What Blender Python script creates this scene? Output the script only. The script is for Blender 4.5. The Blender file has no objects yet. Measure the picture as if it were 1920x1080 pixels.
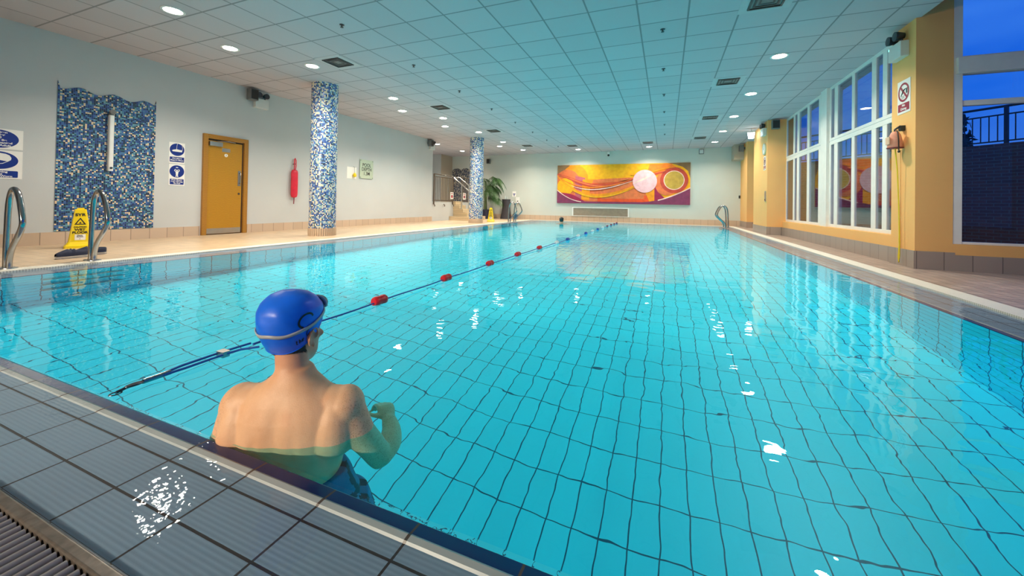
import bpy, math, random
import numpy as np
from mathutils import Vector, Matrix, noise as mnoise
random.seed(7)
SC = bpy.context.scene
COL = SC.collection
PI = math.pi

# ------------------------------------------------------------------ camera
def make_camera():
    cd = bpy.data.cameras.new('camera'); co = bpy.data.objects.new('camera', cd); COL.objects.link(co)
    yaw, pitch, roll = (math.radians(a) for a in (21.9704, 0.5671, 0.9876))
    f = Vector((-math.sin(yaw)*math.cos(pitch), math.cos(yaw)*math.cos(pitch), math.sin(pitch)))
    r0 = Vector((math.cos(yaw), math.sin(yaw), 0)); u0 = r0.cross(f)
    r = r0*math.cos(roll) + u0*math.sin(roll); u = -r0*math.sin(roll) + u0*math.cos(roll)
    m = Matrix((r, u, -f)).transposed().to_4x4(); m.translation = (0, 0, .75)
    co.matrix_world = m
    cd.sensor_width = 36; cd.sensor_fit = 'HORIZONTAL'
    cd.lens = 716.44/1920*36; cd.shift_y = -(540-375.63)/1920; cd.clip_start = .03
    SC.camera = co
make_camera()

# ------------------------------------------------------------------ world, exposure
SC.view_settings.view_transform = 'Standard'; SC.view_settings.look = 'None'
SC.view_settings.gamma = 1; SC.view_settings.exposure = 0.10
SC.view_settings.use_curve_mapping = False
SC.cycles.use_denoising = True
SC.cycles.sample_clamp_indirect = 4.0
SC.cycles.max_bounces = 12; SC.cycles.diffuse_bounces = 5; SC.cycles.glossy_bounces = 5
SC.cycles.transmission_bounces = 8; SC.cycles.transparent_max_bounces = 12
SC.cycles.blur_glossy = 0.3
LAMP_W = 40.0          # watts of one ceiling downlight
FILL_W = 47.0          # watts of one unseen lamp added to brighten the swimmer's back
LENS = 42.0            # brightness of a downlight's lens
SKY = 1.25

def make_world():
    w = bpy.data.worlds.new('dusk_sky'); SC.world = w; w.use_nodes = True
    n = w.node_tree.nodes; l = w.node_tree.links; n.clear()
    tc = n.new('ShaderNodeTexCoord'); sep = n.new('ShaderNodeSeparateXYZ'); l.new(tc.outputs['Generated'], sep.inputs[0])
    rp = n.new('ShaderNodeValToRGB'); l.new(sep.outputs['Z'], rp.inputs[0])
    e = rp.color_ramp.elements; e[0].position = 0; e[0].color = (.06, .18, .54, 1); e[1].position = .55; e[1].color = (.001, .07, .56, 1)
    m = e.new(.2); m.color = (.006, .10, .58, 1)
    mp = n.new('ShaderNodeMapping'); mp.inputs['Scale'].default_value = (1.4, 1.4, 4.5); l.new(tc.outputs['Generated'], mp.inputs[0])
    nz = n.new('ShaderNodeTexNoise'); nz.inputs['Scale'].default_value = 2.2; nz.inputs['Detail'].default_value = 5; l.new(mp.outputs[0], nz.inputs['Vector'])
    cr = n.new('ShaderNodeValToRGB'); cr.color_ramp.elements[0].position = .45; cr.color_ramp.elements[1].position = .75; l.new(nz.outputs[0], cr.inputs[0])
    mx = n.new('ShaderNodeMix'); mx.data_type = 'RGBA'; l.new(cr.outputs[0], mx.inputs[0]); l.new(rp.outputs[0], mx.inputs[6]); mx.inputs[7].default_value = (.03, .16, .66, 1)
    bg = n.new('ShaderNodeBackground'); bg.inputs[1].default_value = SKY; l.new(mx.outputs[2], bg.inputs[0])
    out = n.new('ShaderNodeOutputWorld'); l.new(bg.outputs[0], out.inputs[0])
make_world()

# ------------------------------------------------------------------ node helpers
class NT:
    def __init__(s, name):
        s.m = bpy.data.materials.new(name); s.m.use_nodes = True
        s.n = s.m.node_tree.nodes; s.l = s.m.node_tree.links; s.n.clear()
        s.out = s.n.new('ShaderNodeOutputMaterial')
    def new(s, t, **kw):
        x = s.n.new(t)
        for k, v in kw.items(): setattr(x, k, v)
        return x
    def put(s, sock, v):
        if isinstance(v, bpy.types.NodeSocket): s.l.new(v, sock)
        else:
            if isinstance(v, (tuple, list)) and len(v) == 3 and sock.type == 'RGBA': v = (*v, 1)
            sock.default_value = v
    def math(s, op, a, b=None, c=None):
        x = s.new('ShaderNodeMath', operation=op); s.put(x.inputs[0], a)
        if b is not None: s.put(x.inputs[1], b)
        if c is not None: s.put(x.inputs[2], c)
        return x.outputs[0]
    def mix(s, fac, a, b):
        x = s.new('ShaderNodeMix', data_type='RGBA'); s.put(x.inputs[0], fac); s.put(x.inputs[6], a); s.put(x.inputs[7], b); return x.outputs[2]
    def coord(s, kind='Object'):
        return s.new('ShaderNodeTexCoord').outputs[kind]
    def sep(s, v):
        x = s.new('ShaderNodeSeparateXYZ'); s.l.new(v, x.inputs[0]); return x.outputs
    def comb(s, a, b, c=0.0):
        x = s.new('ShaderNodeCombineXYZ'); s.put(x.inputs[0], a); s.put(x.inputs[1], b); s.put(x.inputs[2], c); return x.outputs[0]
    def noise(s, v, scale, detail=2, rough=.5):
        x = s.new('ShaderNodeTexNoise'); s.l.new(v, x.inputs['Vector']); x.inputs['Scale'].default_value = scale; x.inputs['Detail'].default_value = detail; x.inputs['Roughness'].default_value = rough
        return x.outputs[0]
    def ramp(s, fac, stops, const=False):
        x = s.new('ShaderNodeValToRGB'); s.put(x.inputs[0], fac); cr = x.color_ramp
        if const: cr.interpolation = 'CONSTANT'
        while len(cr.elements) > 1: cr.elements.remove(cr.elements[0])
        cr.elements[0].position = stops[0][0]; cr.elements[0].color = (*stops[0][1], 1)
        for p, c in stops[1:]:
            e = cr.elements.new(p); e.color = (*c, 1)
        return x.outputs[0]
    def bump(s, h, strength=.3, dist=.01):
        x = s.new('ShaderNodeBump'); s.l.new(h, x.inputs['Height']); x.inputs['Strength'].default_value = strength; x.inputs['Distance'].default_value = dist; return x.outputs[0]
    def bsdf(s, color, rough=.5, metal=0.0, normal=None, spec=.5, emit=None, estr=0.0, coat=0.0):
        b = s.new('ShaderNodeBsdfPrincipled'); s.put(b.inputs['Base Color'], color); s.put(b.inputs['Roughness'], rough); s.put(b.inputs['Metallic'], metal)
        s.put(b.inputs['Specular IOR Level'], spec); s.put(b.inputs['Coat Weight'], coat)
        if normal is not None: s.l.new(normal, b.inputs['Normal'])
        if emit is not None: s.put(b.inputs['Emission Color'], emit); b.inputs['Emission Strength'].default_value = estr
        s.l.new(b.outputs[0], s.out.inputs[0]); return s.m

def paint(name, c, rough=.5, metal=0.0, var=.08, scale=9.0, bump=0.0, bscale=80, spec=.5, coat=0.0):
    t = NT(name); o = t.coord(); nz = t.noise(o, scale, 3)
    lo = tuple(x*(1-var) for x in c); hi = tuple(min(1, x*(1+var)) for x in c)
    col = t.ramp(nz, [(.3, lo), (.7, hi)])
    nm = t.bump(t.noise(o, bscale, 3), bump, .004) if bump else None
    return t.bsdf(col, rough, metal, nm, spec, coat=coat)
def glow(name, c, s):
    t = NT(name); return t.bsdf((.8, .8, .8), .4, emit=c, estr=s)

def lines(t, c, size, width, off=0.0):
    """1 on a joint, 0 on the tile; also the cell number"""
    q = t.math('DIVIDE', t.math('SUBTRACT', c, off), size)
    fr = t.math('FRACT', q); d = t.math('ABSOLUTE', t.math('SUBTRACT', fr, .5))
    return t.math('GREATER_THAN', d, .5 - width/(2*size)), t.math('FLOOR', q)

def tiles(name, axes, size, off, joint, tile, grout, var=.07, rough=.35, ridges=None, bump=.25, spec=.5, mottled=0.0):
    t = NT(name); o = t.coord(); s = t.sep(o); a, b = s[axes[0]], s[axes[1]]
    la, ca = lines(t, a, size[0], joint, off[0]); lb, cb = lines(t, b, size[1], joint, off[1])
    ln = t.math('MAXIMUM', la, lb)
    wn = t.new('ShaderNodeTexWhiteNoise', noise_dimensions='2D'); t.l.new(t.comb(ca, cb), wn.inputs['Vector'])
    lo = tuple(x*(1-var) for x in tile); hi = tuple(min(1, x*(1+var)) for x in tile)
    col = t.mix(wn.outputs[0], lo, hi)
    if mottled:
        col = t.mix(t.math('MULTIPLY', t.noise(o, 7, 5), mottled), col, tuple(x*.55 for x in tile))
    h = t.math('SUBTRACT', 1.0, ln)
    if ridges:
        sn = t.math('SINE', t.math('MULTIPLY', s[ridges[0]], 2*PI/ridges[1]))
        h = t.math('ADD', h, t.math('MULTIPLY', sn, ridges[2]))
        col = t.mix(t.math('MULTIPLY', t.math('GREATER_THAN', sn, .35), .16), col, tuple(x*.55 for x in tile))
    return t.bsdf(t.mix(ln, col, grout), rough, 0, t.bump(h, bump, .003), spec)

def mosaic(name, size, cols, grout, patchy=0.0):
    t = NT(name); s = t.sep(t.coord('UV')); la, ca = lines(t, s[0], size, size*.11); lb, cb = lines(t, s[1], size, size*.11)
    wn = t.new('ShaderNodeTexWhiteNoise', noise_dimensions='2D'); t.l.new(t.comb(ca, cb), wn.inputs['Vector'])
    v = wn.outputs[0]
    if patchy:
        nz = t.noise(t.comb(t.math('MULTIPLY', ca, size), t.math('MULTIPLY', cb, size)), 4.5, 2)
        v = t.math('ADD', v, t.math('MULTIPLY', t.math('SUBTRACT', nz, .5), patchy))
    col = t.ramp(v, cols, True)
    ln = t.math('MAXIMUM', la, lb)
    return t.bsdf(t.mix(ln, col, grout), .22, 0, t.bump(t.math('SUBTRACT', 1.0, ln), .3, .002), .5)

# ------------------------------------------------------------------ materials
M = {}
def wallpaint(name, c):
    t = NT(name); o = t.coord(); col = t.ramp(t.noise(o, 1.5, 4), [(.3, tuple(x*.96 for x in c)), (.7, c)])
    return t.bsdf(col, .75, 0, t.bump(t.noise(o, 140, 4), .35, .003), .25)
M['wall'] = wallpaint('wall_cream_paint', (.55, .565, .565))
M['wall_back'] = wallpaint('wall_cream_green_bounce', (.58, .595, .55))  # cream wall, green bounce from the pool put into its colour
M['yellow'] = wallpaint('yellow_textured_paint', (.86, .47, .17))
M['alcove'] = wallpaint('alcove_tan_paint', (.45, .38, .30))
M['ceiling'] = tiles('ceiling_tiles', (0, 1), (.6025, .59), (-.367, 4.925), .022, (.52, .465, .49), (.27, .25, .26), .035, .8, bump=.4, spec=.2)
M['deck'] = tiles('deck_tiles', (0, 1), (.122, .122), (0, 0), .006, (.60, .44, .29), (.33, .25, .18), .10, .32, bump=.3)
M['deck_window_shaded'] = tiles('deck_tiles_window_shaded', (0, 1), (.122, .122), (0, 0), .009, (.42, .315, .26), (.15, .11, .10), .16, .3, bump=.3)  # same beige tile, dimmer light on this side put into its colour
M['ventplate'] = paint('vent_plate_enamel', (.52, .48, .49), .6, 0, .03)
M['base'] = tiles('skirting_tiles', (1, 2), (.262, 2.0), (.05, -.5), .008, (.56, .42, .31), (.24, .18, .14), .06, .3)
M['base_x'] = tiles('skirting_tiles_back', (0, 2), (.262, 2.0), (.05, -.5), .008, (.56, .42, .31), (.24, .18, .14), .06, .3)
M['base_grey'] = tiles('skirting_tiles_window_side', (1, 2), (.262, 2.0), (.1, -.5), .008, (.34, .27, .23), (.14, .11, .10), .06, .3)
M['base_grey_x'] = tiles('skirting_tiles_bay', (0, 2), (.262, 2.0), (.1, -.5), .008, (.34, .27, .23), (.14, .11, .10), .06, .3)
PT, PG = (.050, .82, .97), (.003, .08, .16)
M['pool_floor'] = tiles('pool_floor_tiles', (0, 1), (.128, .246), (-.007, 2.03), .0062, PT, PG, .03, .4, bump=.1)
M['pool_wall_x'] = tiles('pool_wall_tiles_across', (0, 2), (.246, .128), (0, 0), .009, PT, PG, .03, .4, bump=.1)
M['pool_wall_y'] = tiles('pool_wall_tiles_along', (1, 2), (.246, .128), (0, 0), .009, PT, PG, .03, .4, bump=.1)
M['ledge_x'] = tiles('overflow_ledge_tiles_across', (0, 1), (.263, .1165), (-.793, .547), .0065, (.23, .32, .42), (.04, .028, .025), .03, .3, ridges=(1, .0115, .12), bump=.5)
M['ledge_y'] = tiles('overflow_ledge_tiles_along', (1, 0), (.263, .125), (0, .0), .007, (.24, .32, .41), (.04, .028, .025), .03, .3, ridges=(0, .0115, .12), bump=.5)
M['lip_x'] = tiles('ledge_lip_across', (0, 1), (.263, 3.0), (-.793, -1), .008, (.43, .45, .45), (.10, .06, .04), .02, .3)
M['lip_y'] = tiles('ledge_lip_along', (1, 0), (.263, 30.0), (0, -10), .008, (.46, .47, .46), (.10, .06, .04), .02, .3)
M['navy_x'] = tiles('navy_nosing_across', (0, 1), (.263, 3.0), (-.793, -1), .006, (.003, .018, .12), (.12, .055, .035), .1, .3)
M['navy_y'] = tiles('navy_nosing_along', (1, 0), (.263, 30.0), (0, -10), .006, (.003, .018, .12), (.12, .055, .035), .1, .3)
M['gutter'] = paint('gutter_concrete', (.10, .09, .085), .8)
M['strip_y'] = tiles('white_gutter_cover_along', (1, 0), (.02, 30), (0, -10), .005, (.84, .80, .70), (.45, .42, .36), .02, .4)
M['strip_x'] = tiles('white_gutter_cover_across', (0, 1), (.02, 30), (0, -10), .005, (.84, .80, .70), (.45, .42, .36), .02, .4)
M['grate'] = paint('grey_plastic_bars', (.30, .27, .28), .35)
M['grate_rail'] = paint('weathered_grating_rail', (.20, .165, .14), .25, .4, .25, 40)
BL = [(0, (.008, .012, .05)), (.20, (.015, .04, .20)), (.40, (.05, .12, .36)), (.56, (.07, .22, .38)), (.68, (.02, .10, .12)), (.76, (.16, .36, .42)), (.87, (.80, .60, .36))]
M['mosaic_panel'] = mosaic('shower_mosaic', .0235, BL, (.12, .20, .27), .25)
M['mosaic_column'] = mosaic('column_mosaic', .026, [(0, (.008, .012, .06)), (.16, (.02, .06, .30)), (.36, (.05, .16, .48)), (.50, (.16, .34, .60)), (.60, (.10, .28, .30)), (.66, (.45, .60, .62)), (.74, (.86, .74, .50))], (.30, .38, .46), .75)
M['mosaic_alcove'] = mosaic('alcove_mosaic', .026, [(0, (.01, .012, .03)), (.3, (.03, .05, .10)), (.55, (.10, .12, .18)), (.78, (.62, .54, .40))], (.25, .26, .28), .5)
M['chrome'] = paint('brushed_stainless_steel', (.36, .36, .37), .16, 1.0, .05, 20)
M['steel'] = paint('satin_steel', (.50, .49, .47), .32, 1.0, .05)
M['white'] = paint('white_plastic', (.80, .79, .76), .4, 0, .03)
M['frame'] = paint('white_window_frame', (.80, .78, .74), .35, 0, .03)
M['sheet'] = paint('white_sign_board', (.86, .83, .78), .35, 0, .02)
M['signblue'] = paint('sign_blue', (.006, .025, .22), .35, 0, .04)
M['signred'] = paint('sign_red', (.33, .012, .035), .35, 0, .04)
M['ink'] = paint('black_ink', (.012, .012, .014), .5, 0, .05)
M['oak'] = None
def woodmat(name, c1, c2):
    t = NT(name); o = t.coord(); mp = t.new('ShaderNodeMapping'); mp.inputs['Scale'].default_value = (9, 9, .8); t.l.new(o, mp.inputs[0])
    wv = t.new('ShaderNodeTexWave', wave_type='BANDS', bands_direction='Y'); wv.inputs['Scale'].default_value = 1.6; wv.inputs['Distortion'].default_value = 6; wv.inputs['Detail'].default_value = 3; t.l.new(mp.outputs[0], wv.inputs[0])
    f = t.math('ADD', t.math('MULTIPLY', wv.outputs[1], .6), t.math('MULTIPLY', t.noise(mp.outputs[0], 8, 4), .4))
    return t.bsdf(t.ramp(f, [(.2, c1), (.8, c2)]), .35, 0, None, .4)
M['oak'] = woodmat('oak_veneer', (.36, .17, .012), (.47, .235, .02))
M['oakframe'] = woodmat('oak_frame', (.30, .13, .018), (.42, .20, .03))
M['darkgap'] = paint('dark_gap', (.05, .03, .02), .7)
M['signyellow'] = paint('yellow_plastic', (.86, .62, .005), .35, 0, .03)
M['red'] = paint('rescue_red_foam', (.62, .012, .04), .45, 0, .08)
M['floatred'] = paint('lane_float_red', (.62, .01, .015), .3, 0, .05)
M['floatblue'] = paint('lane_float_blue', (.01, .06, .36), .3, 0, .05)
M['floatwhite'] = paint('lane_float_white', (.80, .80, .78), .3, 0, .03)
M['floatdark'] = paint('lane_float_maroon', (.20, .02, .05), .3, 0, .05)
M['rope'] = paint('blue_rope', (.008, .085, .40), .5, 0, .2, 300, .4, 700)
M['yrope'] = paint('yellow_rope', (.70, .56, .02), .5, 0, .2, 300)
M['hook'] = paint('dark_metal_hook', (.08, .09, .11), .3, .9)
M['blackplastic'] = paint('black_plastic', (.018, .018, .02), .45)
M['greyplastic'] = paint('grey_plastic', (.16, .16, .16), .5)
M['emerg'] = paint('emergency_light_casing', (.62, .64, .62), .4, 0, .03)
M['navyfab'] = paint('navy_canvas', (.012, .018, .05), .7, 0, .15, 60, .3, 500)
M['sole'] = paint('white_rubber_sole', (.70, .66, .60), .5)
M['bag'] = paint('salmon_throw_bag', (.62, .26, .17), .6, 0, .1, 20)
M['patch'] = paint('faded_bag_label', (.66, .44, .30), .6)
M['maroon'] = paint('maroon_foam_end', (.20, .035, .05), .6)
M['glassgreen'] = paint('frosted_green_glass', (.48, .56, .44), .15, 0, .03)
M['cloth'] = paint('charcoal_stretch_cloth', (.05, .045, .055), .7, 0, .1)
M['bucket'] = paint('blue_bucket', (.02, .14, .34), .4)
M['pot'] = paint('dark_blue_pot', (.012, .018, .06), .3)
M['leaf'] = paint('palm_leaf', (.038, .095, .025), .4, 0, .35, 14)
M['stem'] = paint('palm_stem', (.10, .14, .05), .5, 0, .2)
M['soil'] = paint('potting_soil', (.03, .02, .012), .9)
M['brick'] = None
def brickmat():
    t = NT('red_brick'); o = t.coord('UV'); b = t.new('ShaderNodeTexBrick'); t.l.new(o, b.inputs[0])
    b.inputs['Color1'].default_value = (.17, .075, .05, 1); b.inputs['Color2'].default_value = (.12, .055, .04, 1); b.inputs['Mortar'].default_value = (.16, .14, .125, 1)
    b.inputs['Scale'].default_value = 1; b.inputs['Brick Width'].default_value = .225; b.inputs['Row Height'].default_value = .075; b.inputs['Mortar Size'].default_value = .008
    return t.bsdf(b.outputs[0], .85)
M['brick'] = brickmat()
M['paving'] = paint('outdoor_paving', (.16, .16, .16), .8, 0, .2)
M['railblack'] = paint('black_railing', (.015, .016, .02), .5)
M['railbrown'] = paint('brown_railing', (.14, .10, .075), .4, .4)
M['steptile'] = tiles('step_tiles', (1, 2), (.26, .085), (.1, 0), .007, (.62, .48, .30), (.28, .21, .14), .12, .35)
M['bark'] = paint('bark', (.07, .055, .04), .9)
M['darkleaf'] = paint('dark_foliage', (.03, .05, .025), .6, 0, .3)
M['lens'] = glow('downlight_lens', (1, .93, .80), LENS)
M['exitglow'] = glow('emergency_lamp_lens', (.86, .95, 1), 12)
M['led'] = glow('green_indicator', (.2, 1, .75), 3)

def glassmat(name, tint=(1, 1, 1), gain=1.5):
    t = NT(name); fr = t.new('ShaderNodeFresnel'); fr.inputs[0].default_value = 1.5
    fac = t.math('MINIMUM', t.math('MULTIPLY', fr.outputs[0], gain), 1.0)
    tr = t.new('ShaderNodeBsdfTransparent'); t.put(tr.inputs[0], tint); gl = t.new('ShaderNodeBsdfGlossy'); gl.inputs['Roughness'].default_value = .0
    mx = t.new('ShaderNodeMixShader'); t.l.new(fac, mx.inputs[0]); t.l.new(tr.outputs[0], mx.inputs[1]); t.l.new(gl.outputs[0], mx.inputs[2])
    t.l.new(mx.outputs[0], t.out.inputs[0]); return t.m
M['glass'] = glassmat('window_glass', (.94, .96, .98), .5)

def watermat(name, tint, ripple=.0062, fine=0):
    t = NT(name); o = t.coord()
    mp = t.new('ShaderNodeMapping'); mp.inputs['Rotation'].default_value = (0, 0, .5); mp.inputs['Scale'].default_value = (1.0, 1.35, 1); t.l.new(o, mp.inputs[0])
    n1 = t.noise(mp.outputs[0], 2.6, 2, .45); n2 = t.noise(o, 8.0, 2, .5); n3 = t.noise(o, .9, 1)
    h = t.math('ADD', t.math('MULTIPLY', n1, 1.0), t.math('MULTIPLY', n2, .16))
    h = t.math('MULTIPLY', h, t.math('ADD', t.math('MULTIPLY', n3, 1.2), .3))
    if fine: h = t.math('ADD', h, t.math('MULTIPLY', t.noise(o, 34.0, 2), fine))
    nm = t.bump(h, 1.0, ripple)
    fr = t.new('ShaderNodeFresnel'); fr.inputs[0].default_value = 1.333; t.l.new(nm, fr.inputs['Normal'])
    rf = t.new('ShaderNodeBsdfRefraction'); rf.inputs['IOR'].default_value = 1.333; rf.inputs['Roughness'].default_value = 0; t.put(rf.inputs[0], tint); t.l.new(nm, rf.inputs['Normal'])
    gl = t.new('ShaderNodeBsdfGlossy'); gl.inputs['Roughness'].default_value = 0; t.l.new(nm, gl.inputs['Normal'])
    mx = t.new('ShaderNodeMixShader'); t.l.new(fr.outputs[0], mx.inputs[0]); t.l.new(rf.outputs[0], mx.inputs[1]); t.l.new(gl.outputs[0], mx.inputs[2])
    t.l.new(mx.outputs[0], t.out.inputs[0]); return t.m
M['water'] = watermat('pool_water', (.44, .93, 1.0)); M['film'] = watermat('shallow_water', (.93, .97, 1.0), .006, .16)

# ------------------------------------------------------------------ mesh helpers
class MB:
    def __init__(s): s.v = []; s.f = []; s.mi = []; s.sm = []; s.uv = {}
    def add(s, vs, fs, mi=0, smooth=False, uvs=None):
        b = len(s.v); s.v += [tuple(map(float, p)) for p in vs]
        for k, f in enumerate(fs):
            if uvs is not None: s.uv[len(s.f)] = uvs[k]
            s.f.append([b+i for i in f]); s.mi.append(mi); s.sm.append(smooth)
        return s
    def box(s, lo, hi, mi=0):
        x0, y0, z0 = lo; x1, y1, z1 = hi
        v = [(x0,y0,z0),(x1,y0,z0),(x1,y1,z0),(x0,y1,z0),(x0,y0,z1),(x1,y0,z1),(x1,y1,z1),(x0,y1,z1)]
        return s.add(v, [(0,3,2,1),(4,5,6,7),(0,1,5,4),(1,2,6,5),(2,3,7,6),(3,0,4,7)], mi)
    def cbox(s, c, d, mi=0):
        return s.box([c[i]-d[i]/2 for i in range(3)], [c[i]+d[i]/2 for i in range(3)], mi)
    def rbox(s, lo, hi, r, mi=0, axis=2, seg=4):
        """box with its four edges along axis rounded"""
        a, b = [i for i in range(3) if i != axis]; pts = []
        for cx, cy, a0 in ((hi[a]-r, hi[b]-r, 0), (lo[a]+r, hi[b]-r, 90), (lo[a]+r, lo[b]+r, 180), (hi[a]-r, lo[b]+r, 270)):
            for k in range(seg+1):
                t = math.radians(a0+90*k/seg); pts.append((cx+r*math.cos(t), cy+r*math.sin(t)))
        vs = []
        for z in (lo[axis], hi[axis]):
            for p in pts:
                q = [0, 0, 0]; q[a], q[b], q[axis] = p[0], p[1], z; vs.append(q)
        n = len(pts); fs = [(i, (i+1) % n, n+(i+1) % n, n+i) for i in range(n)] + [tuple(range(n-1, -1, -1)), tuple(range(n, 2*n))]
        if axis == 1: fs = [f[::-1] for f in fs]
        return s.add(vs, fs, mi, False)
    def tube(s, pts, r, seg=10, mi=0, closed=False, flat=None):
        P = [Vector(p) for p in pts]; n = len(P); R = r if isinstance(r, (list, tuple)) else [r]*n
        vs = []; prev = None
        for i in range(n):
            if closed: t = (P[(i+1) % n]-P[i-1])
            else: t = P[min(i+1, n-1)]-P[max(i-1, 0)]
            t.normalize()
            if prev is None:
                u = t.cross(Vector((0, 0, 1)))
                if u.length < .2: u = t.cross(Vector((1, 0, 0)))
            else: u = prev - t*prev.dot(t)
            u.normalize(); prev = u; w = t.cross(u)
            for k in range(seg):
                a = 2*PI*k/seg; vs.append(P[i]+u*(R[i]*math.cos(a))+w*(R[i]*(flat or 1)*math.sin(a)))
        fs = []
        for i in range(n if closed else n-1):
            j = (i+1) % n
            for k in range(seg): fs.append((i*seg+k, i*seg+(k+1) % seg, j*seg+(k+1) % seg, j*seg+k))
        if not closed: fs += [tuple(range(seg-1, -1, -1)), tuple(range((n-1)*seg, n*seg))]
        return s.add(vs, fs, mi, True)
    def lathe(s, prof, c=(0, 0, 0), seg=24, mi=0, axis=2, smooth=True):
        """profile of (radius, height)"""
        vs = []
        for r, h in prof:
            for k in range(seg):
                a = 2*PI*k/seg; p = [0, 0, 0]; p[(axis+1) % 3] = r*math.cos(a); p[(axis+2) % 3] = r*math.sin(a); p[axis] = h
                vs.append((p[0]+c[0], p[1]+c[1], p[2]+c[2]))
        fs = []; n = len(prof)
        for i in range(n-1):
            for k in range(seg): fs.append((i*seg+k, i*seg+(k+1) % seg, (i+1)*seg+(k+1) % seg, (i+1)*seg+k))
        if prof[0][0] > 1e-5: fs.append(tuple(range(seg-1, -1, -1)))
        if prof[-1][0] > 1e-5: fs.append(tuple(range((n-1)*seg, n*seg)))
        return s.add(vs, fs, mi, smooth)
    def ell(s, c, r, mi=0, seg=20, rings=12, rot=None):
        vs = []
        for i in range(rings+1):
            t = PI*i/rings
            for k in range(seg):
                a = 2*PI*k/seg; p = Vector((r[0]*math.sin(t)*math.cos(a), r[1]*math.sin(t)*math.sin(a), r[2]*math.cos(t)))
                if rot is not None: p = rot @ p
                vs.append(p+Vector(c))
        fs = [(i*seg+k, (i+1)*seg+k, (i+1)*seg+(k+1) % seg, i*seg+(k+1) % seg) for i in range(rings) for k in range(seg)]
        return s.add(vs, fs, mi, True)
    def prism(s, poly, z0, z1, mi=0):
        """polygon in xy, between z0 and z1 (poly counter-clockwise)"""
        n = len(poly); vs = [(x, y, z0) for x, y in poly]+[(x, y, z1) for x, y in poly]
        return s.add(vs, [tuple(range(n-1, -1, -1)), tuple(range(n, 2*n))]+[(i, (i+1) % n, n+(i+1) % n, n+i) for i in range(n)], mi)
    def loft(s, rings, mi=0, smooth=True, close=True):
        n = len(rings[0]); vs = [p for r in rings for p in r]
        fs = [(i*n+k, i*n+(k+1) % n, (i+1)*n+(k+1) % n, (i+1)*n+k) for i in range(len(rings)-1) for k in range(n)]
        if close: fs += [tuple(range(n-1, -1, -1)), tuple(range((len(rings)-1)*n, len(rings)*n))]
        return s.add(vs, fs, mi, smooth)
    def mesh(s, name, mats):
        me = bpy.data.meshes.new(name); me.from_pydata(s.v, [], s.f)
        for m in (mats if isinstance(mats, (list, tuple)) else [mats]): me.materials.append(M[m] if isinstance(m, str) else m)
        me.polygons.foreach_set('material_index', s.mi); me.polygons.foreach_set('use_smooth', s.sm)
        if s.uv:
            uvl = me.uv_layers.new(name='UVMap')
            for fi, us in s.uv.items():
                for li, u in zip(me.polygons[fi].loop_indices, us): uvl.data[li].uv = u
        me.validate(); me.update()
        if any(s.sm): me.set_sharp_from_angle(angle=math.radians(50))
        return me
    def obj(s, name, mats, parent=None, loc=None, bevel=0):
        o = bpy.data.objects.new(name, s.mesh(name, mats)); COL.objects.link(o)
        if parent is not None: o.parent = parent
        if loc is not None: o.location = loc
        if bevel:
            b = o.modifiers.new('bevel', 'BEVEL'); b.width = bevel; b.segments = 2; b.limit_method = 'ANGLE'
        return o
def tag(o, label, cat=None, group=None, kind=None):
    o['label'] = label
    if cat: o['category'] = cat
    if group: o['group'] = group
    if kind: o['kind'] = kind
    return o
def thing(name, label, cat, loc=(0, 0, 0), rot=(0, 0, 0), group=None, kind=None):
    o = bpy.data.objects.new(name, None); COL.objects.link(o); o.location = loc; o.rotation_euler = rot; o.empty_display_size = .1
    return tag(o, label, cat, group, kind)
def struct(o, label, cat): return tag(o, label, cat, None, 'structure')
def dup(root, loc=None, rot=None, label=None):
    r = root.copy(); COL.objects.link(r)
    if loc is not None: r.location = loc
    if rot is not None: r.rotation_euler = rot
    if label: r['label'] = label
    for ch in list(root.children):
        c = ch.copy(); COL.objects.link(c); c.parent = r
        for g in list(ch.children):
            d = g.copy(); COL.objects.link(d); d.parent = c
    return r
def text(name, body, size, mat, parent, loc, align='CENTER', bold=0.0, spacing=1.0, width=1.0):
    cu = bpy.data.curves.new(name, 'FONT'); cu.body = body; cu.size = size; cu.align_x = align; cu.align_y = 'CENTER'
    cu.extrude = .0008; cu.offset = bold; cu.space_line = spacing; cu.materials.append(M[mat])
    tmp = bpy.data.objects.new(name, cu); me = bpy.data.meshes.new_from_object(tmp)
    bpy.data.objects.remove(tmp); bpy.data.curves.remove(cu)
    if not me.materials: me.materials.append(M[mat])
    o = bpy.data.objects.new(name, me); COL.objects.link(o); o.parent = parent; o.location = loc; o.scale = (width, 1, 1); o['lettered'] = True
    return o
ON_LEFT = (PI/2, 0, PI/2); ON_BACK = (PI/2, 0, 0); ON_RIGHT = (PI/2, 0, -PI/2)
ORD = ['first', 'second', 'third', 'fourth', 'fifth', 'sixth', 'seventh', 'eighth', 'ninth', 'tenth']

# ================================================================== THE ROOM
XL, H, YB, XW = -8.7, 3.25, 17.88, 3.0
PX0, PX1, PY0, PY1 = -5.54, 1.94, .775, 17.0
LX, LY, GW = .39, .345, .20          # ledge widths and gutter width

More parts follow.
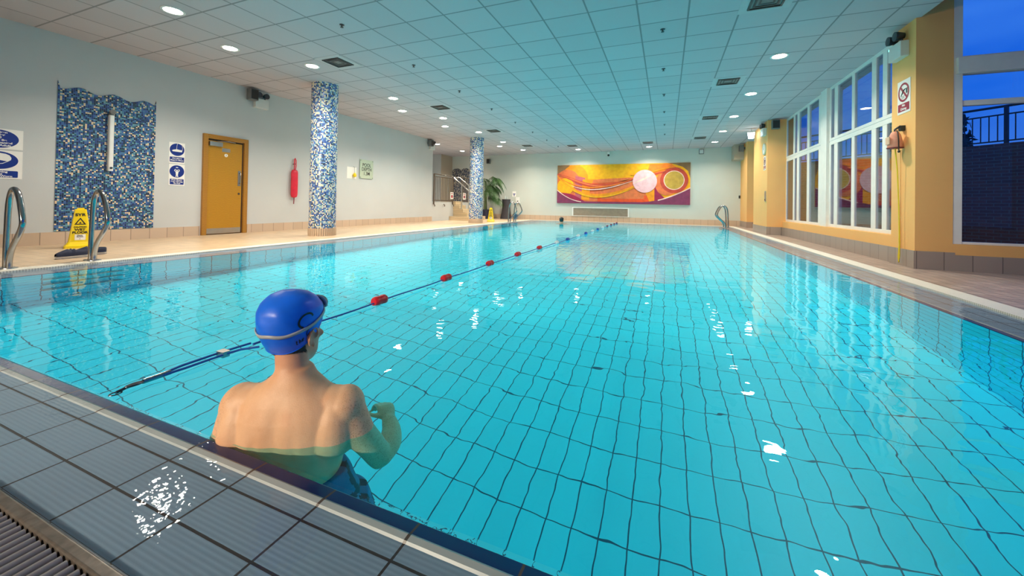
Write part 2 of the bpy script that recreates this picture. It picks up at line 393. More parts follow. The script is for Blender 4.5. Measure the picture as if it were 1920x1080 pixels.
def build_basin():
    b = MB()
    prof = [(0, -1.3), (0, -.024), (.008, -.012), (.043, -.006), (.047, -.004), (.062, -.006), (.067, -.012), (1, -.009), (1.01, -.03), (1.01, -.14), (2, -.14), (2, .012)]
    mats = [('pool_wall',), ('navy',), ('navy',), ('lip',), ('lip',), ('lip',), ('ledge',), ('ledge',), ('gutter',), ('gutter',), ('gutter',)]
    names = ['pool_wall_x', 'pool_wall_y', 'navy_x', 'navy_y', 'lip_x', 'lip_y', 'ledge_x', 'ledge_y', 'gutter', 'pool_floor']
    def off(d, w): return d if d < .1 else (w+(d-1)*.2 if d < 1.5 else w+GW)
    loops = []
    for d, z in prof:
        dx, dy = off(d, LX), off(d, LY)
        loops.append([(PX0-dx, PY0-dy, z), (PX1+dx, PY0-dy, z), (PX1+dx, PY1+dy, z), (PX0-dx, PY1+dy, z)])
    for i in range(len(prof)-1):
        for k in range(4):
            a, c = loops[i], loops[i+1]; k2 = (k+1) % 4
            base = mats[i][0]; nm = base if base == 'gutter' else base+('_x' if k % 2 == 0 else '_y')
            b.add([a[k], a[k2], c[k2], c[k]], [(3, 2, 1, 0)], names.index(nm))
    b.add(loops[0], [(0, 1, 2, 3)], names.index('pool_floor'))
    o = b.obj('pool_basin', names); struct(o, 'tiled turquoise pool basin with navy nosing and flooded overflow ledge', 'pool')
build_basin()

w = MB(); a_, b_ = [(PX0-LX, PY0-LY, 0), (PX1+LX, PY0-LY, 0), (PX1+LX, PY1+LY, 0), (PX0-LX, PY1+LY, 0)], [(PX0, PY0, 0), (PX1, PY0, 0), (PX1, PY1, 0), (PX0, PY1, 0)]
w.add(b_, [(0, 1, 2, 3)], 0); w.add(a_+b_, [(k, (k+1) % 4, 4+(k+1) % 4, 4+k) for k in range(4)], 1)
wo = w.obj('water', ['water', 'film']); struct(wo, 'clear rippled turquoise water filling the swimming pool', 'water'); wo.visible_shadow = False

def build_floor():
    gx0, gx1, gy0, gy1 = PX0-LX-GW, PX1+LX+GW, PY0-LY-GW, PY1+LY+GW
    b = MB(); z = .012
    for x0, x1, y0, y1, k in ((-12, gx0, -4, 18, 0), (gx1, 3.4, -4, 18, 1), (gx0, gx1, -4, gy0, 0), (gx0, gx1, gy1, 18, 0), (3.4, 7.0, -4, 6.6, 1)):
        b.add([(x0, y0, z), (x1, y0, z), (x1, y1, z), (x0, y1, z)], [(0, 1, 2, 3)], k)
    struct(b.obj('floor', ['deck', 'deck_window_shaded']), 'beige tiled pool deck around the water', 'floor')
    for nm, lo, hi, m, lb in (('trim_1', (gx0+.003, gy0+.0, -.02), (PX0-LX-.006, gy1, .014), 'strip_y', 'white gutter cover strip along the shower wall side of the pool'),
                          ('trim_2', (PX1+LX+.006, gy0, -.02), (gx1-.003, gy1, .014), 'strip_y', 'white gutter cover strip along the window side of the pool'),
                          ('trim_3', (PX0-LX, PY1+LY+.006, -.02), (PX1+LX, gy1-.003, .014), 'strip_x', 'white gutter cover strip below the mural wall')):
        struct(MB().box(lo, hi).obj(nm, m), lb, 'trim')
    # grating over the gutter on the camera's side
    t = thing('drain_grating', 'grey brown slatted drain grating beside the flooded ledge tiles', 'drain', (0, gy0, 0))
    r = MB(); r.rbox((PX0, GW-.026, -.03), (PX1, GW-.001, .0005), .005, axis=0); r.rbox((PX0, .003, -.02), (PX1, .025, .008), .006, axis=0); r.obj('rail', 'grate_rail', t)
    g = MB(); x = PX0+.02
    while x < PX1-.01:
        n = 8; vs = []
        for yy in (.026, GW-.03):
            for k in range(n+1):
                a = PI*k/n; vs.append((x+.0084*math.cos(a), yy, -.014+.012*math.sin(a)))
        g.add(vs, [(k, k+1, n+2+k, n+1+k) for k in range(n)], 0, True); x += .0242
    g.obj('slats', 'grate', t)
build_floor()

def wall(name, lo, hi, m, label): return struct(MB().box(lo, hi).obj(name, m), label, 'wall')
wall('wall_left', (XL-.2, -4, 0), (XL, 13.0, H), 'wall', 'long cream wall with shower panel and oak door')
wall('wall_back', (-12, YB, 0), (3.4, YB+.2, H), 'wall_back', 'cream end wall tinted with green pool bounce behind the orange mural')
wall('wall_front', (-8.7, -4.2, 0), (7, -4, 4.3), 'wall', 'cream wall closing the near end of the pool hall')
wall('wall_alcove_side', (-12.2, 12.8, 0), (-12, 18, H), 'wall', 'cream wall at the back of the raised alcove')
wall('wall_alcove_front', (-12, 12.8, 0), (XL-.2, 13.0, H), 'wall', 'cream return wall of the raised alcove')
b = MB(); b.box((-12, 16.8, .8), (-10.74, YB, H)); b.box((-10.74, 16.8, .8), (-10.72, YB, H), 1); b.obj('wall_alcove_block', ['wall', 'alcove']); struct(bpy.data.objects['wall_alcove_block'], 'tan boxed wall corner beside the alcove mosaic', 'wall')
c = MB(); c.add([(-12, -4, H), (XW+.02, -4, H), (XW+.02, 18, H), (-12, 18, H)], [(3, 2, 1, 0)]); c.add([(XW+.02, 7.0, H), (3.4, 7.0, H), (3.4, 18, H), (XW+.02, 18, H)], [(3, 2, 1, 0)])
c.add([(XW+.02, -4, H), (XW+.02, 6.5, H), (XW+.02, 6.5, 4.3), (XW+.02, -4, 4.3)], [(0, 1, 2, 3)])
struct(c.obj('ceiling', 'ceiling'), 'suspended ceiling of pale square tiles in a grid', 'ceiling')
struct(MB().box((XW, -4, 4.3), (7.2, 6.9, 4.4)).obj('ceiling_bay', 'wall'), 'plain ceiling over the window bay', 'ceiling')

# skirting
struct(MB().box((XL, -4, .012), (XL+.014, 4.78, .2)).box((XL, 5.72, .012), (XL+.014, 13.0, .2)).obj('baseboard_left', 'base'), 'brown tiled skirting along the shower wall', 'skirting')
struct(MB().box((-8.6, YB-.014, .012), (2.8, YB, .235)).obj('baseboard_back', 'base_x'), 'brown tiled skirting along the mural wall', 'skirting')

# ---- window side
def window_side():
    # low wall under the windows, with its skirting
    struct(MB().box((XW, 7.0, 0), (XW+.3, 13.0, .40)).obj('wall_right', 'yellow'), 'low yellow wall under the long row of windows', 'wall')
    struct(MB().box((XW-.014, 7.0, .012), (XW, 12.98, .235)).obj('baseboard_right', 'base_grey'), 'grey brown tiled skirting under the windows', 'skirting')
    struct(MB().box((2.97, 6.5, 0), (3.33, 7.06, 4.3)).obj('wall_pillar_bay', 'yellow'), 'broad yellow pillar carrying the no diving sign', 'pillar')
    b = MB(); b.box((2.955, 6.486, .012), (2.97, 7.07, .24), 0); b.box((2.97, 6.486, .012), (3.345, 6.5, .24), 1)
    struct(b.obj('baseboard_pillar', ['base_grey', 'base_grey_x']), 'tiled skirting around the broad yellow pillar', 'skirting')
    struct(MB().box((2.64, 12.7, 0), (3.3, 14.5, H)).obj('wall_pillar_clock', 'yellow'), 'yellow pillar carrying the wall clock', 'pillar')
    b = MB(); b.box((2.626, 12.686, .012), (2.64, 14.5, .235), 0); b.box((2.64, 12.686, .012), (3.0, 12.7, .235), 1)
    struct(b.obj('baseboard_clock_pillar', ['base_grey', 'base_grey_x']), 'tiled skirting around the yellow clock pillar', 'skirting')
    struct(MB().box((2.80, 16.55, 0), (3.3, YB, H)).obj('wall_pillar_corner', 'yellow'), 'yellow corner pillar next to the mural wall', 'pillar')
    b = MB(); b.box((2.786, 16.536, .012), (2.80, YB, .235), 0); b.box((2.80, 16.536, .012), (3.3, 16.55, .235), 1)
    struct(b.obj('baseboard_corner', ['base_grey', 'base_grey_x']), 'tiled skirting around the yellow corner pillar', 'skirting')
    struct(MB().box((2.46, 17.2, 2.66), (2.80, YB, H)).obj('trim_5', 'alcove'), 'tan boxed duct under the ceiling beside the corner pillar', 'trim')
    struct(MB().box((3.05, 15.95, 0), (3.3, 16.55, .42)).obj('wall_door_side', 'yellow'), 'low yellow wall beside the glazed door', 'wall')
    # windows between the pillars
    def windows(name, ya, yb, panes, label):
        t = thing(name, label, 'window', (3.1, (ya+yb)/2, .40), kind='structure'); c = (ya+yb)/2
        f = MB(); d0, d1 = -.012, .03
        ed = [ya]+sum(([p[0], p[1]] for p in panes), [])+[yb]
        for z0, z1 in ((0, .06), (1.66, 1.72), (1.745, 1.80), (2.79, 2.85)): f.box((d0, ya-c, z0), (d1, yb-c, z1))
        f.box((d0+.008, ya-c, 1.70), (d1-.006, yb-c, 1.76))
        for k in range(0, len(ed), 2):
            for z0, z1 in ((.06, 1.66), (1.80, 2.79)): f.box((d0, ed[k]-c, z0), (d1, ed[k+1]-c, z1))
        f.obj('window_frame', 'frame', t, bevel=.004)
        g = MB()
        for p in panes:
            for z0, z1 in ((.06, 1.66), (1.80, 2.79)): g.box((.0, p[0]-c, z0), (.006, p[1]-c, z1))
        g.obj('panes', 'glass', t)
    windows('window_1', 7.06, 9.68, [(7.29, 7.48), (7.61, 7.81), (7.95, 8.56), (8.67, 9.28), (9.44, 9.60)], 'tall white framed windows beside the broad yellow pillar')
    windows('window_2', 10.0, 13.1, [(10.06, 10.14), (10.28, 10.87), (11.02, 11.6), (11.77, 11.96), (12.08, 12.68)], 'tall white framed windows beside the clock pillar')
    struct(MB().box((3.04, 9.68, .40), (3.3, 10.0, H)).obj('trim_6', 'frame'), 'pale mullion post between the two window groups', 'trim')
    # glazed door and its side light
    t = thing('door_2', 'white framed glazed door behind the clock pillar', 'door', (3.12, 15.2, 0), kind='structure')
    f = MB()
    for y0, y1, z0, z1 in ((-.70, -.60, 0, 2.15), (.72, .80, 0, 2.15), (-.6, .72, 2.05, 2.15), (-.6, .72, 0, .12)): f.box((-.04, y0, z0), (.05, y1, z1))
    f.obj('door_leaf', 'frame', t)
    f = MB()
    for y0, y1, z0, z1 in ((.80, .86, .42, 3.2), (1.29, 1.35, .42, 3.2), (.86, 1.29, .42, .48), (.86, 1.29, 2.15, 2.28), (-.7, .80, 2.15, 2.28), (.86, 1.29, 3.1, 3.2), (-.7, .8, 3.1, 3.2), (.2, .28, 2.28, 3.1)): f.box((-.045, y0, z0), (.055, y1, z1))
    f.obj('door_frame', 'frame', t)
    g = MB()
    for y0, y1, z0, z1 in ((-.6, .72, .12, 2.05), (.86, 1.29, .48, 2.15), (.86, 1.29, 2.28, 3.1), (-.7, .2, 2.28, 3.1), (.28, .8, 2.28, 3.1)): g.box((0, y0, z0), (.006, y1, z1))
    g.obj('panes', 'glass', t)
    h = MB(); h.tube([(-.08, .62, 1.0), (-.08, .1, 1.0)], .018, 8); h.box((-.09, .60, .96), (-.03, .66, 1.04)); h.obj('push_bar', 'hook', t)
    # bay: the wall that turns away from the pool
    struct(MB().box((3.33, 6.5, 0), (7.0, 6.7, .345)).obj('wall_bay', 'yellow'), 'low yellow wall under the bay window', 'wall')
    struct(MB().box((3.345, 6.486, .012), (7.0, 6.5, .21)).obj('baseboard_bay', 'base_grey_x'), 'grey brown tiled skirting under the bay window', 'skirting')
    t = thing('window_3', 'large white framed bay window looking onto the brick wall', 'window', (3.33, 6.56, .345), kind='structure')
    f = MB(); f.box((0, -.05, 0), (.09, .06, 3.95)); f.box((3.55, -.05, 0), (3.67, .06, 3.95)); f.box((.09, -.04, 0), (3.55, .05, .03))
    f.box((.03, -.085, 2.13), (3.6, .05, 2.335)); f.box((.09, -.06, 2.335), (3.6, .05, 2.35)); f.box((.09, -.03, 1.735), (3.55, .04, 1.80)); f.box((.09, -.04, 3.9), (3.55, .05, 3.95))
    f.box((1.75, -.03, .03), (1.82, .04, 3.9))
    f.obj('window_frame', 'frame', t, bevel=.004)
    g = MB()
    for x0, x1 in ((.09, 1.75), (1.82, 3.55)):
        for z0, z1 in ((.03, 1.735), (1.80, 2.13), (2.35, 3.9)): g.box((x0, 0, z0), (x1, .006, z1))
    g.obj('panes', 'glass', t)
    t = thing('window_4', 'white framed side window of the bay', 'window', (7.0, 1.3, .345), kind='structure')
    f = MB()
    for y in (-5.3, -2.65, 0, 2.65, 5.1): f.box((0, y, 0), (.1, y+.1, 3.95))
    f.box((0, -5.3, 0), (.1, 5.2, .06)); f.box((0, -5.3, 3.87), (.1, 5.2, 3.95)); f.obj('window_frame', 'frame', t)
    g = MB()
    for y in (-5.2, -2.55, .1, 2.75): g.box((.04, y, .06), (.046, y+2.45, 3.87))
    g.obj('panes', 'glass', t)
    struct(MB().box((7.0, -4, 0), (7.2, 6.7, .345)).obj('wall_bay_side', 'yellow'), 'low yellow wall under the side window of the bay', 'wall')
window_side()

# ---- oak door in the shower wall
def oak_door():
    t = thing('door_1', 'oak veneer door with steel closer and kick plate', 'door', (XL, 5.245, .012), ON_LEFT, kind='structure')
    f = MB(); f.box((-.445, 0, -.01), (-.36, 2.065, .05)); f.box((.36, 0, -.01), (.445, 2.065, .05)); f.box((-.36, 1.975, -.01), (.36, 2.065, .05)); f.obj('door_frame', 'oakframe', t, bevel=.004)
    g = MB(); g.box((-.36, 0, -.012), (.36, 1.975, .004)); g.obj('door_rebate', 'darkgap', t)
    l = MB(); l.box((-.35, .015, .004), (.325, 1.94, .022)); l.obj('door_leaf', 'oak', t, bevel=.002)
    k = MB(); k.box((-.345, .02, .022), (.32, .13, .025)); k.obj('kick_plate', 'steel', t)
    c = MB(); c.box((-.345, 1.83, .022), (-.10, 1.92, .075)); c.obj('door_closer', 'steel', t, bevel=.006)
    a = MB(); a.tube([(-.2, 1.935, .06), (.02, 1.955, .085), (.16, 1.955, .05)], .009, 8); a.obj('closer_arm', 'chrome', t)
    p = MB(); p.box((-.085, 1.735, .022), (.075, 1.81, .026)); p.obj('name_plate', 'steel', t)
    r = MB(); r.lathe([(0, .022), (.034, .022), (.034, .025), (0, .025)], (-.005, 1.665, 0), 20); r.obj('round_sign', 'sheet', t)
    r = MB(); r.box((-.009, 1.645, .025), (-.001, 1.685, .0265)); r.obj('person_symbol', 'ink', t)
    h = MB(); h.box((.245, 1.03, .022), (.30, 1.36, .028)); h.obj('push_plate', 'greyplastic', t)
    h = MB(); h.tube([(.272, 1.09, .028), (.272, 1.09, .07), (.272, 1.31, .07), (.272, 1.31, .028)], .010, 8); h.obj('door_handle', 'chrome', t)
    h = MB(); h.lathe([(0, .022), (.022, .022), (.02, .03), (0, .03)], (.272, .86, 0), 16); h.obj('lock', 'hook', t)
oak_door()

# ================================================================== CEILING FITTINGS
def downlight(first=[]):
    t = thing('ceiling_downlight', 'x', 'ceiling light', group='round ceiling downlights')
    r = MB(); r.lathe([(.098, .002), (.128, .0), (.132, -.006), (.122, -.012), (.102, -.008), (.098, .002)], seg=32); r.obj('trim_ring', 'white', t)
    l = MB(); l.lathe([(0, -.001), (.1, -.001), (.1, -.003), (0, -.0045)], seg=32); l.obj('lens', 'lens', t)
    ld = bpy.data.lights.new('downlight_lamp', 'AREA'); ld.shape = 'DISK'; ld.size = .19; ld.energy = LAMP_W; ld.color = (1, .91, .75); ld.spread = math.radians(140)
    lo = bpy.data.objects.new('downlight_lamp', ld); COL.objects.link(lo); lo.parent = t; lo.location = (0, 0, -.02)
    return t
PROTO = None
def place_lights():
    rows = [('along the window side', 1.69, [5.15, 7.40, 9.65, 11.90, 14.12, 16.33], 'counted towards the mural'),
            ('in the inner row over the shower deck', -6.12, [2.99, 5.15, 7.42, 9.64, 11.94, 14.10, 16.42], 'counted towards the mural'),
            ('in the outer row by the shower wall', -6.72, [4.08, 8.53, 10.71, 15.11], 'counted towards the mural'),
            ('above the mural', None, [(-3.68, 16.91), (-.69, 16.91)], 'counted from the palm'),
            ('inside the alcove', None, [(-9.05, 13.84), (-9.06, 16.0)], 'counted towards the mural')]
    first = True; t0 = downlight()
    for nm, x, ys, how in rows:
        for i, y in enumerate(ys):
            p = (x, y, H) if x is not None else (y[0], y[1], H)
            lb = 'round ceiling downlight, %s %s, %s' % (ORD[i], nm, how)
            if first: t0.location = p; t0['label'] = lb; first = False
            else: dup(t0, p, None, lb)
place_lights()
def added_fill_lights():  # unseen fill lights, added at the near end for the swimmer's back
    for i, x in enumerate((-3.9, -2.0)):
        t = thing('added_fill_light', 'added oval fill light on the end wall facing the mural, %s from the shower wall' % ORD[i], 'fill light', (x, -4, 2.15), (-PI/2, 0, 0), 'added fill lights')
        b = MB(); b.rbox((-.16, -.09, 0), (.16, .09, .05), .06); b.obj('casing', 'white', t)
        b = MB(); b.ell((0, 0, .05), (.14, .075, .045)); b.obj('lens', 'fill_lens', t)
        ld = bpy.data.lights.new('added_fill_lamp', 'AREA'); ld.shape = 'RECTANGLE'; ld.size = .5; ld.size_y = .2; ld.energy = FILL_W; ld.color = (1, .86, .66); ld.spread = math.radians(84)
        lo = bpy.data.objects.new('added_fill_lamp', ld); COL.objects.link(lo); lo.parent = t; lo.location = (0, 0, .11); lo.rotation_euler = (PI-math.radians(14), 0, 0)
M['fill_lens'] = glow('added_fill_lens', (1, .9, .75), 8)
added_fill_lights()
def place_vents():
    t0 = thing('ceiling_vent', 'x', 'vent', group='square ceiling vents')
    p = MB(); p.box((-.28, -.28, -.006), (.28, .28, -.001)); p.obj('face_plate', 'ventplate', t0)
    l = MB()
    for k, (a, z) in enumerate(((.185, -.020), (.135, -.016), (.085, -.012))):
        w = .022
        for lo, hi in (((-a, -a), (a, -a+w)), ((-a, a-w), (a, a)), ((-a, -a+w), (-a+w, a-w)), ((a-w, -a+w), (a, a-w))):
            l.box((lo[0], lo[1], z), (hi[0], hi[1], -.006), 0)
    l.obj('louvres', 'blackplastic', t0)
    k = MB(); k.box((-.19, -.19, -.0085), (.19, .19, -.0062)); k.obj('duct_opening', 'greyplastic', t0)
    first = True
    for nm, pts, how in (('on the shower side', [(-5.50, 5.163), (-5.5, 8.52), (-5.5, 11.85), (-5.5, 15.27)], 'counted towards the mural wall'),
                    ('on the window side', [(1.1, 5.35), (1.1, 8.55), (1.1, 11.84), (1.1, 15.19)], 'counted towards the mural wall'),
                    ('of the pair near the mural', [(-3.68, 15.78), (-.69, 15.78)], 'counted from the palm')):
        for i, q in enumerate(pts):
            lb = 'square louvred ceiling vent, %s %s, %s' % (ORD[i], nm, how)
            if first: t0.location = (*q, H); t0['label'] = lb; first = False
            else: dup(t0, (*q, H), None, lb)
place_vents()
def place_sprinklers():
    t0 = thing('sprinkler_head', 'x', 'sprinkler', group='ceiling sprinkler heads')
    r = MB(); r.lathe([(0, -.001), (.034, -.001), (.03, -.009), (.014, -.012), (0, -.012)], seg=18); r.obj('rosette', 'hook', t0)
    r = MB(); r.tube([(0, 0, -.012), (0, 0, -.035)], .008, 8); r.lathe([(0, -.035), (.022, -.035), (.022, -.039), (0, -.039)], seg=14); r.obj('deflector', 'blackplastic', t0)
    first = True
    for nm, x, ys in (('row over the lane rope side', -4.29, [4.08, 5.74, 7.4, 9.09, 10.79, 12.42, 14.1, 15.77]), ('row over the mural centre', -.075, [5.75, 7.41, 9.11, 10.75, 12.43, 14.08])):
        for i, y in enumerate(ys):
            lb = 'small dark ceiling sprinkler, %s of the %s' % (ORD[i], nm)
            if first: t0.location = (x, y, H); t0['label'] = lb; first = False
            else: dup(t0, (x, y, H), None, lb)
place_sprinklers()

# ================================================================== SHOWER WALL
def uvquad(b, pts, uv, mi=0): b.add(pts, [tuple(range(len(pts)))], mi, False, [uv])
def shower_panel():
    t = thing('mosaic_panel', 'tall blue mosaic wall panel with a wavy top behind the shower', 'mosaic', (XL+.002, 2.81, .212), ON_LEFT)
    W, Hh = 1.22, 2.325; n = 48; top = []
    for i in range(n+1):
        u = i/n; z = Hh-.085+.032*math.cos(2*PI*3*(u-.2))
        if u < .02 or u > .98: z = Hh-.0
        top.append((W*u, z))
    poly = [(0, 0), (W, 0)]+top[::-1]
    b = MB(); k = len(poly)
    b.add([(x, y, 0) for x, y in poly]+[(x, y, .008) for x, y in poly], [tuple(range(k, 2*k))]+[(i, (i+1) % k, k+(i+1) % k, k+i) for i in range(k)], 0, False,
          [[(x, y) for x, y in poly]]+[[(poly[i][0], poly[i][1])]*4 for i in range(k)])
    b.obj('tile_field', 'mosaic_panel', t)
    s = thing('wall_shower', 'slim pale shower column mounted on the blue mosaic panel', 'shower', (XL+.011, 3.41, 1.19), ON_LEFT)
    c = MB(); c.rbox((-.032, 0, 0), (.032, .93, .075), .02, axis=1); c.obj('column', 'white', s)
    h = MB(); h.tube([(0, .93, .035), (0, .96, .04), (0, .99, .06), (0, 1.0, .09)], [.034, .032, .03, .03], 14); h.lathe([(0, 0), (.034, 0), (.04, .02), (0, .024)], (0, .985, .08), 16); h.obj('shower_head', 'greyplastic', s)
    k = MB(); k.lathe([(0, .075), (.018, .075), (.016, .09), (0, .09)], (0, .05, 0), 16); k.obj('push_button', 'hook', s)
shower_panel()

def rounded(x0, y0, x1, y1, r, seg=5):
    pts = []
    for cx, cy, a0 in ((x1-r, y1-r, 0), (x0+r, y1-r, 90), (x0+r, y0+r, 180), (x1-r, y0+r, 270)):
        for k in range(seg+1):
            t = math.radians(a0+90*k/seg); pts.append((cx+r*math.cos(t), cy+r*math.sin(t)))
    return pts
def ellipse(cx, cy, rx, ry, n=40): return [(cx+rx*math.cos(2*PI*k/n), cy+ry*math.sin(2*PI*k/n)) for k in range(n)]
def board(t, w, h, mat='sheet'):
    b = MB(); b.box((0, 0, 0), (w, h, .006)); return b.obj('board', mat, t, bevel=.001)
def signs():
    t = thing('safety_sign', 'white sign with a blue oval about children under ten', 'sign', (XL, 2.06, 1.405), ON_LEFT)
    board(t, .425, .285)
    b = MB(); b.prism(ellipse(.2, .142, .185, .128), .006, .0075); b.obj('blue_oval', 'signblue', t)
    for i, (l, s) in enumerate((('Children', .036), ('Under', .036), ('10', .044), ('Must Be', .036), ('Accompanied', .036), ('By An Adult', .036))):
        text('lettering', l, s, 'sheet', t, (.2, .235-.037*i, .0085), bold=.0011, width=1.28)
    t = thing('safety_sign', 'white sign with a capped head in a blue oval', 'sign', (XL, 2.06, .985), ON_LEFT)
    board(t, .425, .40)
    b = MB(); b.prism(ellipse(.2, .26, .185, .125), .006, .0075); b.prism(rounded(.02, .02, .385, .115, .012), .006, .0075); b.obj('blue_field', 'signblue', t)
    hd = [(.105, .285), (.085, .255), (.092, .248), (.095, .225), (.115, .218), (.125, .21), (.165, .205), (.18, .195), (.195, .205), (.245, .212), (.29, .245), (.318, .27), (.322, .30), (.305, .335), (.27, .355), (.22, .362), (.165, .35), (.125, .325)]
    b = MB(); b.prism(hd[::1], .0075, .0085); b.obj('head_symbol', 'sheet', t)
    inn = [(.112, .283), (.097, .256), (.102, .248), (.105, .234), (.12, .226), (.13, .218), (.166, .213), (.18, .204), (.194, .213), (.242, .220), (.285, .248)]
    b = MB(); b.prism(inn, .0085, .0092); b.obj('face_symbol', 'signblue', t)
    for i, l in enumerate(('Swimming', 'Caps', 'Must Be Worn')): text('lettering', l, .034, 'sheet', t, (.2, .098-.031*i, .0085), bold=.0012, width=1.3)
    # the pair beside the door
    t = thing('safety_sign', 'white sign with a blue disc about overshoes beside the oak door', 'sign', (XL, 4.245, 1.415), ON_LEFT)
    board(t, .255, .40)
    b = MB(); b.prism(ellipse(.127, .265, .118, .118), .006, .0075); b.prism(rounded(.012, .03, .245, .125, .008), .006, .0075); b.obj('blue_field', 'signblue', t)
    sh = [(.045, .24), (.06, .228), (.205, .225), (.21, .262), (.15, .268), (.12, .275), (.075, .262), (.05, .252)]
    b = MB(); b.prism(sh, .0075, .0085); b.tube([(.118, .27, .008), (.122, .34, .008), (.13, .385, .008)], .003, 6); b.tube([(.208, .255, .008), (.215, .30, .008), (.205, .345, .008)], .003, 6); b.obj('overshoe_symbol', 'sheet', t)
    for i, l in enumerate(('Overshoes', 'Must Be Worn')): text('lettering', l, .032, 'sheet', t, (.128, .098-.036*i, .0085), bold=.0012, width=1.08)
    t = thing('safety_sign', 'white sign with a showering figure on a blue disc beside the oak door', 'sign', (XL, 4.25, .995), ON_LEFT)
    board(t, .255, .405)
    b = MB(); b.prism(ellipse(.127, .27, .118, .118), .006, .0075); b.prism(rounded(.018, .02, .24, .125, .008), .006, .0075); b.obj('blue_field', 'signblue', t)
    b = MB(); b.prism(ellipse(.127, .288, .014, .016, 16), .0075, .0088)
    b.prism([(.105, .255), (.112, .20), (.104, .165), (.122, .165), (.127, .205), (.133, .165), (.151, .165), (.142, .20), (.15, .255), (.14, .27), (.113, .27)], .0075, .0088)
    b.tube([(.11, .262, .008), (.088, .285, .008), (.102, .312, .008)], .008, 6); b.tube([(.144, .262, .008), (.166, .285, .008), (.152, .312, .008)], .008, 6)
    b.prism(ellipse(.127, .345, .02, .008, 12), .0075, .0088); b.obj('figure_symbol', 'sheet', t)
    for i, l in enumerate(('Please Shower', 'Before Entering', 'The Pool')): text('lettering', l, .029, 'sheet', t, (.128, .105-.032*i, .0085), bold=.0012, width=1.02)
    # pool depth
    t = thing('depth_sign', 'frosted green glass sign reading pool depth beside the yellow pull toggle', 'sign', (XL, 9.055, 1.465), ON_LEFT)
    b = MB(); b.box((0, 0, .02), (.57, .58, .03)); b.obj('board', 'glassgreen', t, bevel=.002)
    for x, y in ((.03, .03), (.54, .03), (.03, .55), (.54, .55)):
        b = MB(); b.lathe([(0, 0), (.012, 0), (.012, .034), (0, .034)], (x, y, 0), 12); b.obj('fixing', 'hook', t)
    for l, y in (('POOL', .41), ('DEPTH', .28), ('1.3M', .15)): text('lettering', l, .15, 'ink', t, (.285, y, .031), bold=.002, width=.92)
    t = thing('alarm_toggle', 'yellow pear shaped pull toggle hanging before a white notice', 'alarm pull', (XL, 8.58, 1.43), ON_LEFT)
    b = MB(); b.box((0, 0, 0), (.36, .34, .003)); b.obj('notice', 'sheet', t)
    b = MB(); b.lathe([(0, 0), (.045, .02), (.055, .05), (.045, .09), (.02, .13), (0, .14)], (.24, .04, .06), 16, axis=1); b.obj('toggle', 'signyellow', t)
    b = MB(); b.tube([(.24, .17, .06), (.24, .34, .05), (.24, .36, .01)], .005, 6); b.obj('cord', 'ink', t)
    # rescue tube
    t = thing('rescue_float', 'red rescue float hanging on the wall between door and mosaic column', 'rescue float', (XL, 6.83, .66), ON_LEFT)
    b = MB(); rings = []
    for z, s in ((.16, .03), (.18, .075), (.24, .09), (.5, .092), (.78, .09), (.84, .075), (.86, .03)):
        rings.append([(s*math.cos(2*PI*k/20)*1.0, z, .06+.05*(s/.09)*math.sin(2*PI*k/20)) for k in range(20)][::-1])
    b.loft(rings); b.obj('foam_body', 'red', t)
    b = MB(); b.tube([(-.01, .85, .06), (-.012, 1.0, .06), (.0, 1.12, .05), (.02, 1.15, .04), (.04, 1.1, .05), (.035, .95, .06), (.02, .85, .06)], .012, 8); b.obj('strap', 'red', t)
    b = MB(); b.tube([(0, .17, .06), (.0, .08, .055), (.0, 0, .05)], .012, 8); b.obj('tail_strap', 'maroon', t)
    b = MB(); b.tube([(.0, 1.0, 0), (.0, 1.0, .07)], .012, 8); b.obj('wall_hook', 'hook', t)
signs()

